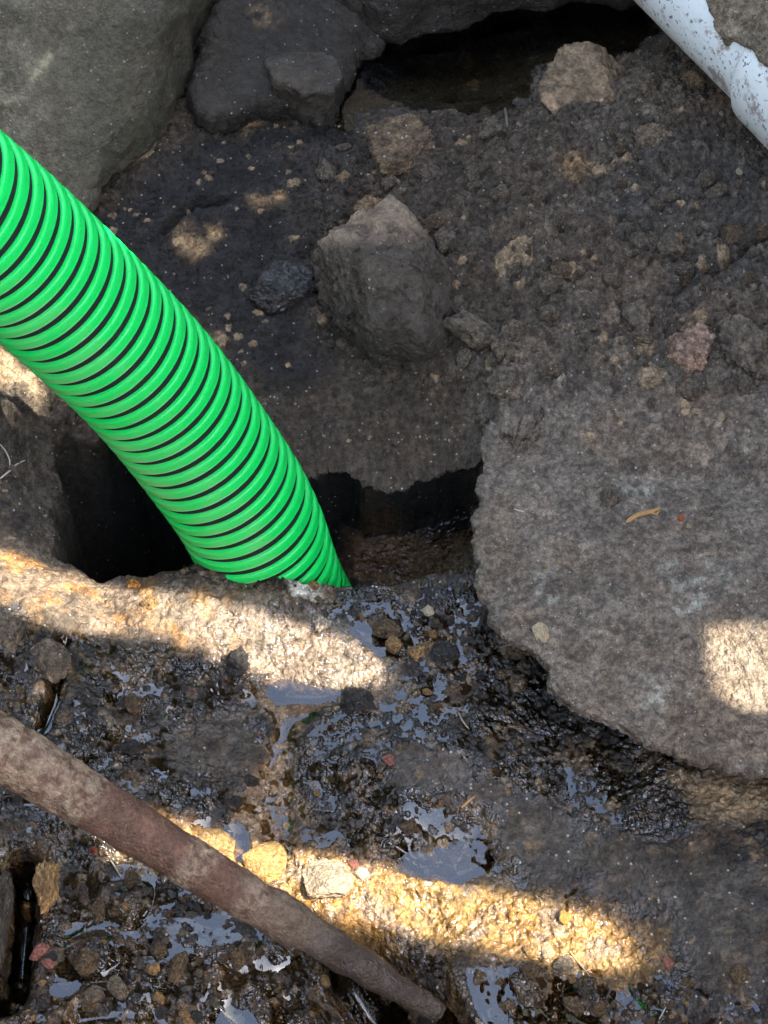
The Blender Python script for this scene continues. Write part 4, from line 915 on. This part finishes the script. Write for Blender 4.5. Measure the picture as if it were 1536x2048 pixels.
scatter(200, [(600,300),(1100,240),(1340,160),(1536,420),(1536,820),(980,820),(700,780)], (13, 54), [M_stone_grey, M_stone_grey, earth_mat('brown_crumb', (.085, .060, .038), wet=.1, pscale=.012), earth_mat('soil_crumb', (.10, .08, .06), wet=.1, pscale=.012)], 'soil_clod', 'crumbly grey-brown soil clod in the bank', 'clod', 'soil clods in the bank', list(range(240, 250)), sink=(.15, .42), sub=4)
scatter(20, [(200,420),(500,260),(640,300),(620,480),(460,620),(400,600)], (7, 20), [M_stone_dark, M_stone_grey, M_stone_tan], 'pebble', 'small pebble in the black gravelly soil behind the hose', 'pebble', 'pebbles in the black gravel', list(range(250, 255)), sink=(.3, .45), sub=4)

scatter(26, [(370,1128),(440,1122),(560,1150),(720,1156),(720,1176),(560,1172),(430,1150),(370,1146)], (8, 24), [M_stone_grey, M_stone_dark, M_ochre], 'crumb', 'crumb of mud on the rim of the hole at the foot of the green hose', 'crumb', 'mud crumbs on the rim below the hose', list(range(255, 260)), sink=(.2, .4), sub=4)
scatter(30, [(600,850),(960,840),(960,885),(600,885)], (3, 9), [M_pale, M_stone_tan], 'grit', 'fleck of pale grit on the brink of the hole behind the hose', 'grit', 'pale grit on the brink of the hole', list(range(230, 234)), sink=(.2, .35), sub=3)
# ------------------------------------------------------------------ straws and twigs
def straw(name, label, pts, wpx, color, lift=.0012, cat='twig'):
    W = []
    for px, py in pts:
        h = hit(px, py)
        if h is None: return
        W.append(np.array(h[0])+np.array([0, 0, lift]))
    C = catmull(np.array(W), 10); s, T, Nn, B = frames(C); D = (C[0]-CP)@FW; r = wpx*K*D/2
    th = np.arange(8)/8*2*np.pi; prof = np.interp(np.linspace(0, 1, len(C)), [0, .08, .5, .9, 1], [.25, .8, 1, .7, .15])
    V = C[:, None]+(r*prof)[:, None, None]*(np.cos(th)[None, :, None]*Nn[:, None]+.45*np.sin(th)[None, :, None]*B[:, None])
    m, t, b = newmat(name+'_skin'); nn_ = N(t, 'ShaderNodeTexNoise', Scale=500.); tc = N(t, 'ShaderNodeTexCoord'); t.links.new(tc.outputs['Object'], nn_.inputs['Vector'])
    mx = N(t, 'ShaderNodeMix', data_type='RGBA'); mx.inputs[6].default_value = (*color, 1); mx.inputs[7].default_value = (*[c*.6 for c in color], 1); t.links.new(nn_.outputs[0], mx.inputs[0]); t.links.new(mx.outputs[2], b.inputs['Base Color']); b.inputs['Roughness'].default_value = .6
    tag(make_mesh(name, V.reshape(-1, 3), gridfaces(len(C), 8, True), m), label, cat)
straw('leaf_scrap', 'orange dry leaf scrap lying on the slab', [(1251,1047),(1275,1032),(1298,1026),(1322,1018)], 12, (.42, .22, .07), cat='leaf')
straw('leaf_scrap', 'forked end of the dry leaf scrap on the slab, short orange piece', [(1300,1026),(1312,1030),(1318,1024)], 6, (.42, .22, .07), cat='leaf')
straw('straw', 'short orange straw on wet mud below the slab', [(922,1617),(935,1606),(950,1594)], 6, (.45, .20, .05), cat='straw')
straw('twig', 'brown twig on the mud just left of the slab edge', [(905,1254),(930,1275),(958,1300)], 9, (.16, .10, .055))
straw('twig', 'thin pale twig leaning below the slab edge', [(916,1425),(926,1445),(938,1460)], 4, (.30, .22, .13))
straw('twig', 'thin straw-coloured twig along the lower rim of the sunlit band', [(1140,1905),(1160,1930),(1180,1955)], 4, (.36, .22, .10))
straw('rootlet', 'curved pale rootlet near the bottom right edge', [(1318,2040),(1326,2026),(1332,2014)], 3, (.3, .25, .17))
straw('rootlet', 'pale thread-like rootlet sticking out below the stake', [(222,1722),(232,1738),(245,1760)], 4, (.36, .28, .18))
straw('rootlet', 'branching white rootlet on the soil at the left edge', [(0,960),(18,945),(35,930),(52,922)], 5, (.48, .42, .33))
straw('rootlet', 'short white rootlet above the branching one at the left edge', [(0,890),(12,905),(20,925),(18,945)], 4, (.48, .42, .33))
straw('twig', 'tiny pale splinter standing on the far bank by the pond', [(1010,216),(1013,240),(1016,262)], 6, (.24, .19, .13))
straw('rootlet', 'thin whitish fibre on the left part of the slab', [(1028,1020),(1038,1023),(1048,1026)], 3, (.6, .55, .48))
